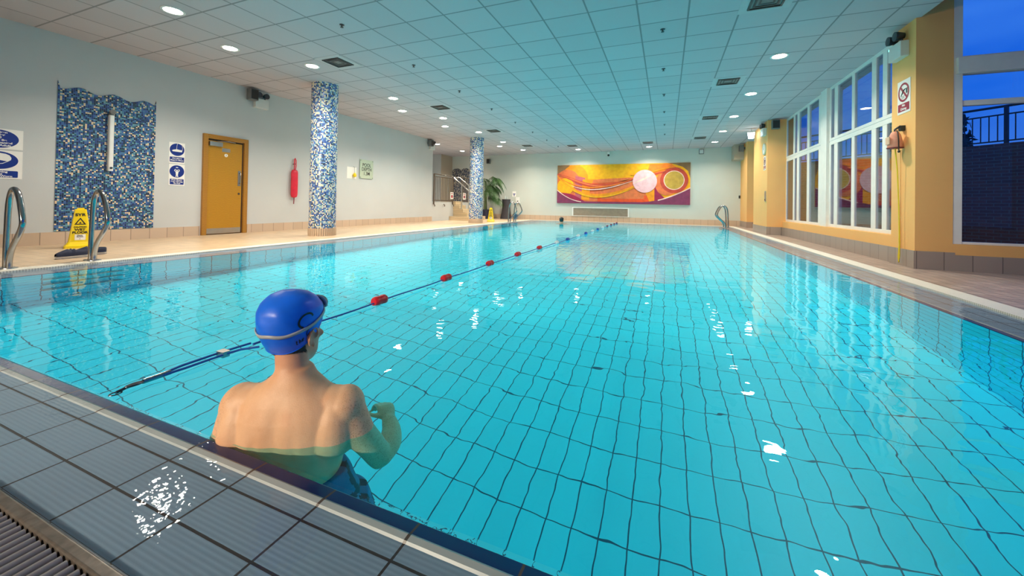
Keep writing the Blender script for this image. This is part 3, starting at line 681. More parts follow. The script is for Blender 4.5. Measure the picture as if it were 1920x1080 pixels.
def speakers():
    def spk(pos, rot, label):
        t = thing('wall_speaker', label, 'speaker', pos, rot, 'dark wall speakers')
        b = MB(); b.rbox((-.09, -.12, .05), (.09, .12, .20), .015, axis=1); b.obj('cabinet', 'greyplastic', t)
        b = MB(); b.box((-.078, -.105, .20), (.078, .105, .206)); b.obj('grille', 'blackplastic', t)
        b = MB(); b.box((-.03, -.04, 0), (.03, .04, .05)); b.obj('bracket', 'hook', t)
    spk((XL, 5.70, 3.09), ON_LEFT, 'dark wall speaker high on the wall above the oak door')
    spk((XL, 12.66, 3.08), ON_LEFT, 'dark wall speaker high on the wall end near the alcove')
    spk((-8.5, YB, 2.93), ON_BACK, 'dark wall speaker high on the end wall above the palm')
    spk((2.80, 12.7, 3.09), ON_BACK, 'dark wall speaker at the top of the clock pillar')
    spk((2.80, 17.0, 3.06), ON_RIGHT, 'dark wall speaker at the top of the yellow corner pillar')
    def twin(pos, rot, label, d=.0):
        t = thing('emergency_light', label, 'emergency light', pos, rot, 'twin head emergency lights')
        b = MB(); b.rbox((-.155, -.11, .0), (.155, .10, .09), .012, axis=2); b.obj('casing', 'emerg', t, bevel=.004)
        for s in (-1, 1):
            h = MB(); h.tube([(s*.085, .11, .045), (s*.085, .17, .06)], .016, 8); h.lathe([(0, -.05), (.04, -.05), (.062, .03), (.062, .05), (0, .052)], (s*.085, .18, .075), 18); h.obj('lamp_head', 'hook', t)
        b = MB(); b.box((-.14, .05, .09), (-.132, .08, .092)); b.obj('indicator', 'led', t)
    twin((XL, 5.95, 2.955), ON_LEFT, 'twin head emergency light beside the speaker above the oak door')
    twin((XL, 12.86, 2.96), ON_LEFT, 'twin head emergency light at the wall end near the alcove')
    twin((2.97, 6.80, 2.93), ON_RIGHT, 'twin head emergency light at the top of the broad yellow pillar')
    twin((2.64, 12.98, 2.96), ON_RIGHT, 'twin head emergency light at the top of the clock pillar')
    t = thing('exit_light', 'glowing white emergency lamp hung under the ceiling before the clock pillar', 'lamp', (2.45, 13.9, H))
    b = MB(); b.tube([(0, 0, 0), (0, 0, -.10)], .012, 8); b.box((-.10, -.05, -.13), (.10, .05, -.10)); b.obj('bracket', 'emerg', t)
    b = MB(); b.loft([[(-.095, -.045, -.13), (.095, -.045, -.13), (.095, .045, -.13), (-.095, .045, -.13)], [(-.07, -.03, -.31), (.07, -.03, -.31), (.07, .03, -.31), (-.07, .03, -.31)]], smooth=False); b.obj('lamp_lens', 'exitglow', t)
    t = thing('cctv_camera', 'small white security camera above the mural', 'camera', (-2.46, YB, 3.10), ON_BACK)
    b = MB(); b.box((-.04, .03, 0), (.04, .13, .03)); b.tube([(0, .08, .03), (0, .06, .10)], .015, 8); b.rbox((-.045, .0, .07), (.045, .10, .20), .02, axis=2); b.obj('housing', 'white', t)
    b = MB(); b.ell((0, -.05, .13), (.05, .05, .05)); b.obj('dome', 'blackplastic', t)
    t = thing('junction_box', 'small grey box high on the end wall beside the mural', 'box', (1.35, YB, 3.09), ON_BACK)
    b = MB(); b.rbox((-.09, -.10, 0), (.09, .10, .08), .012); b.obj('casing', 'greyplastic', t)
    b = MB(); b.box((-.07, -.08, .08), (.07, .08, .084)); b.obj('cover', 'emerg', t)
speakers()

# ================================================================== COLUMNS
def columns():
    def col(x, y, label):
        t = thing('mosaic_column', label, 'column', (x, y, .012), group='round mosaic columns')
        R = .265; n = 48; b = MB()
        for k in range(n):
            a0, a1 = 2*PI*k/n, 2*PI*(k+1)/n; z0, z1 = .16, H-.012
            b.add([(R*math.cos(a0), R*math.sin(a0), z0), (R*math.cos(a1), R*math.sin(a1), z0), (R*math.cos(a1), R*math.sin(a1), z1), (R*math.cos(a0), R*math.sin(a0), z1)], [(0, 1, 2, 3)], 0, True,
                  [[(a0*R, z0), (a1*R, z0), (a1*R, z1), (a0*R, z1)]])
        o = b.obj('shaft', 'mosaic_column', t)
        b = MB()
        for k in range(40):
            a0, a1 = 2*PI*(k+.07)/40, 2*PI*(k+.93)/40; R1 = .278
            v = []
            for r in (.262, R1):
                for z in (0, .162): v += [(r*math.cos(a0), r*math.sin(a0), z), (r*math.cos(a1), r*math.sin(a1), z)]
            b.add(v, [(4, 5, 7, 6), (2, 3, 7, 6)[::-1], (0, 4, 6, 2), (5, 1, 3, 7)])
        b.obj('base', 'base_plain', t)
    M['base_plain'] = paint('column_base_tile', (.54, .39, .27), .3, 0, .06, 3)
    col(-6.86, 6.11, 'round mosaic column in front of the red rescue float')
    col(-6.74, 13.03, 'round mosaic column standing before the steps and the palm')
columns()

# ================================================================== MURAL WALL
def mural():
    t = thing('painting', 'wide orange and yellow abstract mural of circles and waves', 'painting', (-4.86, YB-.002, .842), ON_BACK)
    W, Hh = 5.80, 1.805
    cols = {'yellow': (.92, .49, .001), 'gold': (.84, .34, .003), 'orange': (.84, .25, .012), 'rust': (.58, .10, .022), 'red': (.50, .065, .03), 'scarlet': (.80, .10, .012), 'plum': (.20, .035, .09), 'crimson': (.32, .012, .06), 'brown': (.26, .17, .06), 'pink': (.78, .56, .50), 'cream': (.82, .72, .50), 'olive': (.52, .40, .05), 'salmon': (.70, .20, .05), 'mauve': (.45, .12, .13)}
    names = list(cols)
    for k in names: M['mu_'+k] = paint('mural_'+k, (min(1, cols[k][0]*1.08), cols[k][1]*.82, cols[k][2]), .7, 0, .14, 7, .2, 60)
    b = MB(); lay = [0]
    def P(u, v): return (u*W, v*Hh)
    def poly(pts, c):
        lay[0] += 1; z = .03+lay[0]*.0011
        b.prism([(min(max(x, 0), W), min(max(y, 0), Hh)) for x, y in [P(*p) for p in pts]], .029, z, names.index(c))
    def curve(fn, u0, u1, n=30): return [(u0+(u1-u0)*i/n, fn(u0+(u1-u0)*i/n)) for i in range(n+1)]
    def region(lo, hi, u0, u1, c): poly(curve(lo, u0, u1)+curve(hi, u0, u1)[::-1], c)
    def circ(u, v, r, c, n=48): poly([(u+r/W*math.cos(2*PI*k/n), v+r/Hh*math.sin(2*PI*k/n)) for k in range(n)], c)
    b.box((0, 0, 0), (W, Hh, .03), names.index('yellow'))
    boat = lambda u: .30*(max(0, (.22-u)/.22))**1.9+.05+.36*(max(0, (u-.66)/.34))**1.75
    one = lambda u: 1.0
    mid = lambda u: .60+.05*math.sin((u-.25)*5)+.12*max(0, u-.5)
    poly([(0, 1), (.13, 1), (.10, .86), (.06, .80), (0, .72)], 'brown')
    poly([(.84, 1), (1, 1), (1, .62), (.985, .8), (.95, .9), (.90, .96)], 'brown')
    circ(.145, .66, .62, 'gold'); region(lambda u: .62, one, .10, .19, 'gold')
    circ(.085, .55, .60, 'salmon')
    region(boat, mid, .03, .72, 'salmon')
    region(lambda u: .30+.25*(u-.25)**2*9, lambda u: .52+.2*(u-.3), .27, .66, 'rust')
    region(boat, lambda u: .22+.02*math.sin(9*u), .33, .75, 'scarlet')
    region(lambda u: .13, lambda u: .30+.22*(u-.35), .36, .68, 'salmon')
    poly([(.15, .72), (.23, .66), (.23, .10), (.15, .12)], 'mauve'); poly([(.21, .62), (.30, .62), (.27, .42), (.265, .08), (.20, .10)], 'gold')
    circ(.83, .66, .60, 'orange'); poly([(.72, .98), (.88, .98), (.82, .70), (.74, .60), (.70, .78)], 'orange')
    poly([(.755, .68), (.805, .72), (.80, .48), (.765, .48)], 'yellow'); poly([(.75, .50), (.81, .48), (.83, .30), (.75, .40)], 'scarlet')
    circ(.84, .50, .50, 'salmon')
    poly([(.735, .55), (.755, .40), (.76, .04), (.72, .05), (.69, .30)], 'gold'); poly([(.755, .44), (.78, .30), (.82, .18), (.84, .10), (.755, .06)], 'crimson')
    circ(.89, .585, .56, 'red'); circ(.89, .585, .415, 'cream'); circ(.89, .585, .385, 'olive')
    circ(.07, .44, .40, 'yellow'); 
    def strand(p, w, c, n=40):
        up, dn = [], []
        for i in range(n+1):
            t_ = i/n; a = (1-t_)**3; q = 3*(1-t_)**2*t_; r = 3*(1-t_)*t_*t_; s = t_**3
            u = a*p[0][0]+q*p[1][0]+r*p[2][0]+s*p[3][0]; v = a*p[0][1]+q*p[1][1]+r*p[2][1]+s*p[3][1]
            ww = w*(.35+.65*math.sin(PI*min(1, max(0, t_)))); up.append((u, v+ww)); dn.append((u, v-ww))
        poly(up+dn[::-1], c)
    strand([(.0, .76), (.18, .62), (.28, .22), (.60, .62)], .045, 'red'); strand([(.0, .74), (.16, .70), (.26, .20), (.62, .60)], .016, 'salmon')
    strand([(.0, .72), (.14, .20), (.33, -.02), (.64, .50)], .045, 'gold'); strand([(.0, .72), (.14, .18), (.33, -.06), (.64, .46)], .020, 'yellow')
    strand([(.0, .70), (.12, .45), (.30, .22), (.62, .66)], .014, 'orange'); strand([(.12, .46), (.24, .30), (.38, .32), (.60, .58)], .012, 'cream')
    strand([(.60, .62), (.70, .62), (.76, .80), (.86, .80)], .02, 'red'); strand([(.58, .72), (.70, .70), (.76, .86), (.90, .90)], .014, 'gold')
    circ(.685, .565, .505, 'pink')
    strand([(.60, .50), (.64, .58), (.70, .62), (.74, .76)], .022, 'cream')
    region(lambda u: -.01, boat, 0, 1, 'plum')
    region(lambda u: boat(u)-.02, lambda u: boat(u)+.005, .0, .2, 'cream'); region(lambda u: boat(u)-.02, lambda u: boat(u)+.005, .78, 1, 'cream')
    region(lambda u: boat(u)-.0, lambda u: boat(u)+.12*math.sin(PI*min(1, max(0, (u-.03)/.2))), .03, .23, 'crimson')
    b.obj('canvas', ['mu_'+k for k in names], t)
    g = thing('wall_grille', 'long low air grille under the mural', 'grille', (-4.07, YB, .27), ON_BACK)
    f = MB()
    for lo, hi in (((-.05, -.02), (2.53, .0)), ((-.05, .355), (2.53, .39)), ((-.05, 0), (0, .355)), ((2.48, 0), (2.53, .355))): f.box((*lo, 0), (*hi, .04))
    f.obj('frame', 'white', g)
    M['grille_tan'] = paint('grille_tan', (.42, .34, .26), .6); f = MB(); f.box((0, 0, 0), (2.48, .355, .012)); f.obj('backing', 'grille_tan', g)
    f = MB(); x = .01
    while x < 2.47: f.box((x, 0, .012), (x+.012, .355, .028)); x += .03
    f.obj('vanes', 'grille_tan', g)
    n = thing('wall_notice', 'white paper notice on the end wall above the charcoal table', 'notice', (-7.10, YB, 1.12), ON_BACK)
    f = MB(); f.box((-.10, 0, 0), (.10, .28, .003)); f.obj('paper', 'sheet', n); f = MB(); f.box((-.07, .12, .003), (.07, .16, .004)); f.box((-.02, .03, .003), (.02, .12, .004)); f.obj('print', 'signblue', n)
    n = thing('wall_dispenser', 'white wall dispenser with a dark spout beside the charcoal table', 'dispenser', (-6.87, YB, .80), ON_BACK)
    f = MB(); f.rbox((-.11, 0, 0), (.11, .30, .09), .02); f.obj('casing', 'white', n, bevel=.006); f = MB(); f.ell((.0, .10, .095), (.03, .03, .02)); f.obj('spout', 'blackplastic', n)
    s = thing('wall_switch', 'small dark switch on the end wall beside the corner pillar', 'switch', (2.765, YB, 1.20), ON_BACK)
    f = MB(); f.rbox((-.03, -.06, 0), (.03, .06, .03), .008); f.obj('plate', 'blackplastic', s)
mural()

# ================================================================== ALCOVE, STEPS, PALM
def alcove():
    b = MB(); b.box((-12, 13.0, 0), (XL, YB, .80)); struct(b.obj('floor_platform', 'wall'), 'raised white platform behind the railing', 'platform')
    st = thing('tiled_steps', 'beige tiled steps climbing to the raised platform', 'steps', (XL, 14.95, .012))
    for z0, x1, y0, y1 in ((0, .95, -.62, 1.0), (.165, .72, -.30, 1.0), (.33, .50, -.30, .30), (.495, .30, -.30, .30), (.66, .12, -.30, .30)):
        s = MB(); s.box((0, y0, z0), (x1, y1, z0+.163)); s.obj('step', 'steptile', st)
    p = thing('mosaic_panel', 'dark mosaic panel with a wavy top inside the alcove', 'mosaic', (-10.70, YB-.002, .80), ON_BACK)
    W = 1.6; n = 60; top = [(W*i/n, 1.72+.10*abs(math.sin(PI*i/n*3))) for i in range(n+1)]; poly = [(0, 0), (W, 0)]+top[::-1]; k = len(poly)
    m = MB(); m.add([(x, y, 0) for x, y in poly]+[(x, y, .01) for x, y in poly], [tuple(range(k, 2*k))]+[(i, (i+1) % k, k+(i+1) % k, k+i) for i in range(k)], 0, False, [[(x, y) for x, y in poly]]+[[poly[i]]*4 for i in range(k)])
    m.obj('tile_field', 'mosaic_alcove', p)
    def rail(y0, y1, label, sl=0):
        t = thing('railing', label, 'railing', (XL+.03, y0, .80)); L = y1-y0
        r = MB(); r.tube([(0, 0, 1.12), (0, L, 1.10)], .022, 8); r.obj('handrail', 'railbrown', t)
        r = MB(); r.box((-.012, 0, .03), (.012, L, .07)); r.box((-.012, 0, 1.0), (.012, L, 1.03)); r.obj('rails', 'railbrown', t)
        n = max(3, int(L/.115))
        for i in range(n+1):
            y = L*i/n
            if i in (0, n):
                q = MB(); q.box((-.022, y-.022, -.10), (.022, y+.022, 1.12)); q.obj('post', 'railbrown', t)
            else:
                q = MB(); q.box((-.008, y-.008, .05), (.008, y+.008, 1.0)); q.obj('baluster', 'railbrown', t)
        q = MB()
        for y in (0.0, L*.5, L): q.tube([(0, y, -.1), (0.05, y, -.14), (.05, y, -.2)], .02, 6)
        q.obj('brackets', 'railbrown', t)
        return t
    rail(13.08, 14.55, 'brown metal railing on the platform edge beside the wall end')
    rail(15.35, 17.8, 'brown metal railing behind the mosaic column near the palm')
    for nm, y in (('near side', 14.63), ('far side', 15.27)):
        t = thing('step_handrail', 'slanting steel handrail on the %s of the tiled steps' % ('wall end side' if nm == 'near side' else 'palm side'), 'handrail', (XL, y, .0))
        r = MB(); r.tube([(-.7, 0, 1.95), (-.05, 0, 1.92), (.45, 0, 1.55), (.85, 0, 1.22), (.9, 0, 1.1), (.86, 0, 1.0)], .02, 8); r.obj('rail', 'steel', t)
        r = MB(); r.tube([(.42, 0, .5), (.42, 0, 1.56)], .018, 8); r.tube([(-.65, 0, .8), (-.65, 0, 1.95)], .018, 8); r.obj('posts', 'steel', t)
    for y, lb in ((14.42, 'white printed notice on the railing beside the wall end'), (15.52, 'white printed notice on the railing behind the mosaic column')):
        n = thing('railing_notice', lb, 'notice', (XL+.06, y, .92), ON_LEFT)
        f = MB(); f.box((-.13, 0, 0), (.13, .30, .006)); f.obj('board', 'sheet', n); f = MB(); f.prism(ellipse(0, .12, .07, .07, 20), .006, .008); f.box((-.09, .23, .006), (.09, .26, .008)); f.obj('print', 'signred', n)
alcove()

def palm():
    rnd = random.Random(11)
    t = thing('potted_palm', 'tall potted palm against the end wall behind the mosaic column', 'plant', (-8.12, 16.7, .012))
    p = MB(); p.lathe([(.0, 0), (.17, 0), (.22, .42), (.24, .43), (.24, .46), (.21, .46), (.205, .40), (0, .40)], seg=28); p.obj('pot', 'pot', t)
    p = MB(); p.lathe([(.205, .39), (.1, .41), (0, .415)], seg=20); p.obj('soil', 'soil', t)
    for i in range(5):
        a = i*1.3; s = MB(); s.tube([(.06*math.cos(a), .06*math.sin(a), .40), (.05*math.cos(a), .05*math.sin(a), .9), (.07*math.cos(a), .07*math.sin(a), 1.35)], [.028, .022, .014], 8); s.obj('trunk', 'stem', t)
    for i in range(17):
        a = rnd.uniform(0, 2*PI) if i > 9 else -.5+i*.12*PI/2+rnd.uniform(-.2, .2)
        if i < 9: a = -1.1+i*.27
        L = rnd.uniform(.75, 1.15); lift = rnd.uniform(.35, 1.0) if i % 3 else rnd.uniform(-.1, .25)
        z0 = rnd.uniform(1.05, 1.65); d = Vector((math.cos(a), math.sin(a)*.6, 0)); pts = []
        for k in range(13):
            q = k/12; h = z0+lift*math.sin(PI*min(q*.62, 1))*1.0-(.55*q**2.4)*(.6 if lift < .3 else 1)
            pp = d*(L*q)*(.9); pts.append(Vector((pp.x, min(pp.y, .62), h)))
        f = MB(); f.tube(pts, [.010*(1-.8*k/12) for k in range(13)], 5)
        for k in range(2, 13):
            for sgn in (-1, 1):
                for sub in (0, .5):
                    if k == 12 and sub: continue
                    c = pts[k].lerp(pts[min(k+1, 12)], sub); tan = (pts[k]-pts[k-1]).normalized(); side = Vector((-d.y, d.x, 0)).normalized()*sgn
                    ln = .38*math.sin(PI*(.25+.62*k/12))+.06; dr = (side*.75+tan*.55+Vector((0, 0, -.35))).normalized()
                    tip = c+dr*ln+Vector((0, 0, -.16*ln/.3)); mid = c.lerp(tip, .45)+Vector((0, 0, .035)); wv = tan*.016
                    f.add([c-wv*.4, c+wv*.4, mid+wv, mid-wv, tip], [(0, 1, 2, 3), (3, 2, 4)])
        f.obj('frond', 'leaf', t)
    t = thing('cocktail_table', 'tall table under a charcoal stretch cover against the end wall', 'table', (-7.40, 17.58, .012))
    rg = []
    for z, r in ((0, .27), (.04, .265), (.3, .215), (.6, .185), (.85, .19), (.955, .205), (.975, .205)):
        rg.append([(r*math.copysign(abs(math.cos(2*PI*k/32))**.8, math.cos(2*PI*k/32)), r*math.copysign(abs(math.sin(2*PI*k/32))**.8, math.sin(2*PI*k/32)), z) for k in range(32)])
    c = MB(); c.loft(rg); c.obj('stretch_cover', 'cloth', t)
    M['clearplastic'] = paint('pale_bottle_plastic', (.62, .68, .66), .25)
    for x, h, lb in ((-7.45, .17, 'pale pump bottle standing on the charcoal table'), (-7.36, .12, 'shorter pale bottle standing on the charcoal table')):
        t = thing('pump_bottle', lb, 'bottle', (x, 17.56, .987)); c = MB(); c.lathe([(0, 0), (.028, 0), (.03, h*.7), (.012, h*.8), (.012, h*.88), (0, h*.88)], seg=14); c.obj('body', 'clearplastic', t)
        c = MB(); c.tube([(0, 0, h*.88), (0, 0, h), (.03, 0, h)], .007, 6); c.obj('pump', 'white', t)
    t = thing('bucket', 'blue bucket on the deck behind the pool ladder', 'bucket', (-6.92, 17.6, .012))
    c = MB(); c.lathe([(0, 0), (.095, 0), (.125, .24), (.132, .245), (.132, .255), (.118, .255), (.09, .02), (0, .02)], seg=24); c.obj('body', 'bucket', t)
    c = MB(); c.tube([(.128*math.cos(PI*k/12), -.03-.09*math.sin(PI*k/12), .24-.05*math.sin(PI*k/12)) for k in range(13)], .004, 6); c.obj('handle', 'steel', t)
    t = thing('storage_tub', 'small blue tub on the deck behind the mosaic column', 'tub', (-8.38, 17.25, .012))
    c = MB(); c.lathe([(0, 0), (.12, 0), (.14, .42), (.15, .43), (.15, .45), (.13, .45), (.11, .03), (0, .03)], seg=20); c.obj('body', 'bucket', t)
palm()

# ================================================================== DECK THINGS
def cone_sign():
    t = thing('wet_floor_sign', 'yellow wet floor cone standing before the mosaic shower panel', 'sign', (-7.92, 2.82, .012), (0, 0, 0), 'yellow wet floor cones')
    rg = []
    for z, r in ((0, .155), (.035, .152), (.05, .135), (.09, .115), (.52, .062), (.55, .058), (.555, .05)):
        pts = rounded(-r, -r, r, r, r*.22, 3); rg.append([(x, y, z) for x, y in pts])
    b = MB(); b.loft(rg, smooth=False); b.obj('cone_body', 'signyellow', t)
    b = MB(); b.box((-.02, -.035, .55), (.02, .035, .575)); b.obj('grip', 'signyellow', t)
    tilt = math.atan2(.053, .43); 
    p = bpy.data.objects.new('printed_face', None)
    def onface(z): return .115-(z-.09)*(.053/.43)+.0015
    def ft(body, z, size, width=1.0, bold=.001):
        o = text('lettering', body, size, 'ink', t, (onface(z), 0, z), bold=bold, width=width); o.rotation_euler = (PI/2-0, 0, PI/2); o.rotation_euler.rotate_axis('X', -tilt)
    bpy.data.objects.remove(p)
    ft('SYR', .475, .052, 1.15, .002); ft('CAUTION', .30, .026, 1.05, .001); ft('WET', .262, .044, 1.1, .0015); ft('FLOOR', .222, .044, 1.05, .0015)
    b = MB()
    tri = [(-.058, .335), (.058, .335), (0, .435)]; inn = [(-.036, .347), (.036, .347), (0, .412)]
    vs = [(onface(z), y, z) for y, z in tri+inn]; b.add(vs, [(0, 1, 4, 3), (1, 2, 5, 4), (2, 0, 3, 5)])
    vs = [(onface(z)+.0004, y, z) for y, z in ((-.012, .352), (.012, .352), (.004, .372), (-.004, .372))]; b.add(vs, [(0, 1, 2, 3)]); b.obj('warning_triangle', 'ink', t)
    b = MB(); vs = [(onface(z), y, z) for y, z in ((-.05, .115), (.055, .115), (.055, .195), (-.05, .195))]; b.add(vs, [(0, 1, 2, 3)]); b.obj('sticker', 'sheet', t)
    ft('Please', .181, .02, 1.0, .0005); ft('Beware', .163, .02, 1.0, .0005); ft('!', .13, .03, 1.0, .0005)
    for o in t.children:
        if o.get('lettered'): o.location.x += .0008
    t.rotation_euler = (0, 0, -.35)
    dup(t, (-6.72, 14.35, .012), (0, 0, -1.2), 'yellow wet floor cone standing beside the mosaic column near the palm')
cone_sign()

def shoe():
    t = thing('slip_on_shoe', 'navy slip on shoe with a white sole, the one in front of the ladder rail', 'shoe', (-6.62, 2.29, .012), (0, 0, PI+.12), 'pair of navy slip on shoes')
    def outline(y, k=1.0): # half width along the length 0..1
        return (.036+.012*math.sin(PI*min(1, y*1.15)))*k*min(1, math.sqrt(max(0, y)/.07))*min(1, math.sqrt(max(0, 1-y)/.10))
    L = .285
    def ring(z, k): return [(outline(i/30, k)*1.0, L*(i/30-.5), z) for i in range(31)]+[(-outline(i/30, k), L*(i/30-.5), z) for i in range(29, 0, -1)]
    b = MB(); b.loft([ring(0, .98), ring(.010, 1.0), ring(.028, 1.0), ring(.030, .97)], smooth=False); b.obj('sole', 'sole', t)
    b = MB(); b.loft([ring(.000, 1.02), ring(.006, 1.02)], smooth=False); b.loft([ring(.015, 1.01), ring(.018, 1.01)], smooth=False); b.obj('sole_line', 'navyfab', t)
    # upper: closed toe, open heel half
    b = MB(); rg = []
    for i in range(25):
        u = i/24; y = L*(u*.96+.02-.5); w = outline(u*.96+.02, .96)
        h = .045+.035*math.exp(-((u-.50)/.16)**2) if u > .45 else .055+.005*math.sin(u*6)
        if u > .62: h = .030+.05*max(0, (1-u)/.38)**.8
        op = u < .52
        seg = []
        for k in range(13):
            a = PI*k/12; s = math.sin(a)**.75
            seg.append((w*math.cos(a), y, .029+(h-.0)*s if not op else .029+h*min(1, s*1.3)))
        if op:
            # open top: dip the middle so that a foot hole shows
            for k in range(13):
                a = PI*k/12; dip = max(0, math.sin(a)-.72)/.28
                x, yy, z = seg[k]; seg[k] = (x, yy, z-(.040*min(1, u/.12))*dip)
        rg.append(seg)
    b.loft(rg, close=False); o = b.obj('upper', 'navyfab', t); sm = o.modifiers.new('thickness', 'SOLIDIFY'); sm.thickness = .003
    dup(t, (-6.80, 2.52, .012), (0, 0, PI-.25), 'navy slip on shoe with a white sole, the one behind the ladder rail')
shoe()

def ladders():
    def rail_pts(s=1):
        pr = [(-.055, 0), (-.05, .25), (-.035, .55), (-.01, .70), (.045, .79), (.11, .80), (.185, .755), (.245, .65), (.30, .50), (.285, .42), (.20, .32), (.08, .20), (.03, .09), (.025, 0)]
        # smooth with catmull-rom
        P = [Vector((x*s, 0, z)) for x, z in pr]; out = []
        for i in range(len(P)-1):
            a, b_, c, d = P[max(i-1, 0)], P[i], P[i+1], P[min(i+2, len(P)-1)]
            for k in range(5):
                q = k/5; out.append(.5*((2*b_)+(c-a)*q+(2*a-5*b_+4*c-d)*q*q+(3*b_-a-3*c+d)*q**3))
        out.append(P[-1]); return out
    def ladder(x, y, gap, s, label):
        t = thing('pool_ladder', label, 'pool ladder', (x, y, .013), (0, 0, 0), 'stainless pool ladders')
        for yy in (0, gap):
            r = MB(); r.tube([(p.x, yy, p.z) for p in rail_pts(s)], .0235, 14); r.obj('handrail', 'chrome', t)
            f = MB(); f.lathe([(.0, .0), (.06, 0), (.058, .008), (.02, .010), (0, .01)], (-.055*s, yy, 0), 20); f.lathe([(.0, .0), (.06, 0), (.058, .008), (.02, .010), (0, .01)], (.025*s, yy, 0), 20); f.obj('deck_plates', 'steel', t)
        for z in (-.35, -.62, -.89):
            q = MB(); x0 = s*(PX1-x if s < 0 else 0)
            xe = (PX1-x-.09, PX1-x-.005) if s < 0 else (PX0-x+.005, PX0-x+.09)
            q.rbox((min(xe), .02, z), (max(xe), gap-.02, z+.03), .008, axis=1); q.obj('tread', 'steel', t)
        return t
    ladder(-6.175, 1.69, .62, 1, 'stainless pool ladder rails beside the navy shoes')
    ladder(-5.93+.05, 14.35, .60, 1, 'stainless pool ladder rails in front of the charcoal table')
    ladder(2.05, 15.85, .55, -1, 'stainless pool ladder rails at the corner by the clock pillar')
ladders()

def lane_rope():
    t = thing('lane_rope', 'blue lane rope with red white and blue floats across the water', 'lane rope', (-1.94, .78, .012))
    ys = [2.26, 3.21, 4.23, 5.18, 6.16, 7.17, 7.99, 9.02, 9.99, 11.03, 11.97, 12.95, 13.95, 14.9, 15.84, 16.7]
    cols = ['floatred']*5+['floatwhite', 'floatblue']*3+['floatwhite']+['floatdark']*4
    def X(y): return -.035*math.sin(PI*min(1, max(0, (y-.78)/7)))+.03*math.sin(y*.9)*.4
    r = MB(); pts = [(X(.78+.54+.1*i), .54+.1*i, .004+.003*math.sin(i*.7)) for i in range(0, 158)]; r.tube(pts, .0055, 8); r.obj('rope', 'rope', t)
    for y, c in zip(ys, cols):
        f = MB(); L = .062; prof = [(.010, -L), (.026, -L), (.034, -L*.82), (.0365, -L*.45), (.033, -L*.2), (.033, L*.2), (.0365, L*.45), (.034, L*.82), (.026, L), (.010, L)]
        f.lathe(prof, (0, 0, 0), 18, axis=1); o = f.obj('float', c, t, (X(y), y-.78, .012)); o.rotation_euler = (0, 0, -.03)
    # tension end: doubled rope, buckle, tail and hook
    r = MB(); r.tube([(-.007, .16, .002), (-.018, .24, .006), (-.020, .40, .008), (-.016, .54, .006)], .0055, 8); r.tube([(.010, .16, .002), (.018, .24, .004), (.016, .40, .006), (.035, .46, .01), (.085, .515, .012)], .0055, 8)
    r.obj('doubled_end', 'rope', t)
    r = MB(); r.rbox((-.03, .385, -.008), (.022, .42, .018), .006); r.obj('buckle', 'steel', t)
    r = MB(); r.tube([(0, .10, 0), (.004, .16, .002), (.004, .19, .003)], .0105, 8); r.obj('thimble', 'chrome', t)
    r = MB(); r.tube([(.010*math.cos(a), .075+.028*math.sin(a), .0) for a in [2*PI*k/16 for k in range(16)]], .0042, 6, closed=True); r.tube([(0, .02, -.008), (0, .05, -.002), (0, .10, 0)], .0055, 6); r.obj('snap_hook', 'hook', t)
    r = MB(); r.tube([(.014*math.cos(a), .018+.018*math.sin(a), -.012) for a in [2*PI*k/16 for k in range(16)]], .003, 6, closed=True); r.obj('eye_ring', 'hook', t)
lane_rope()

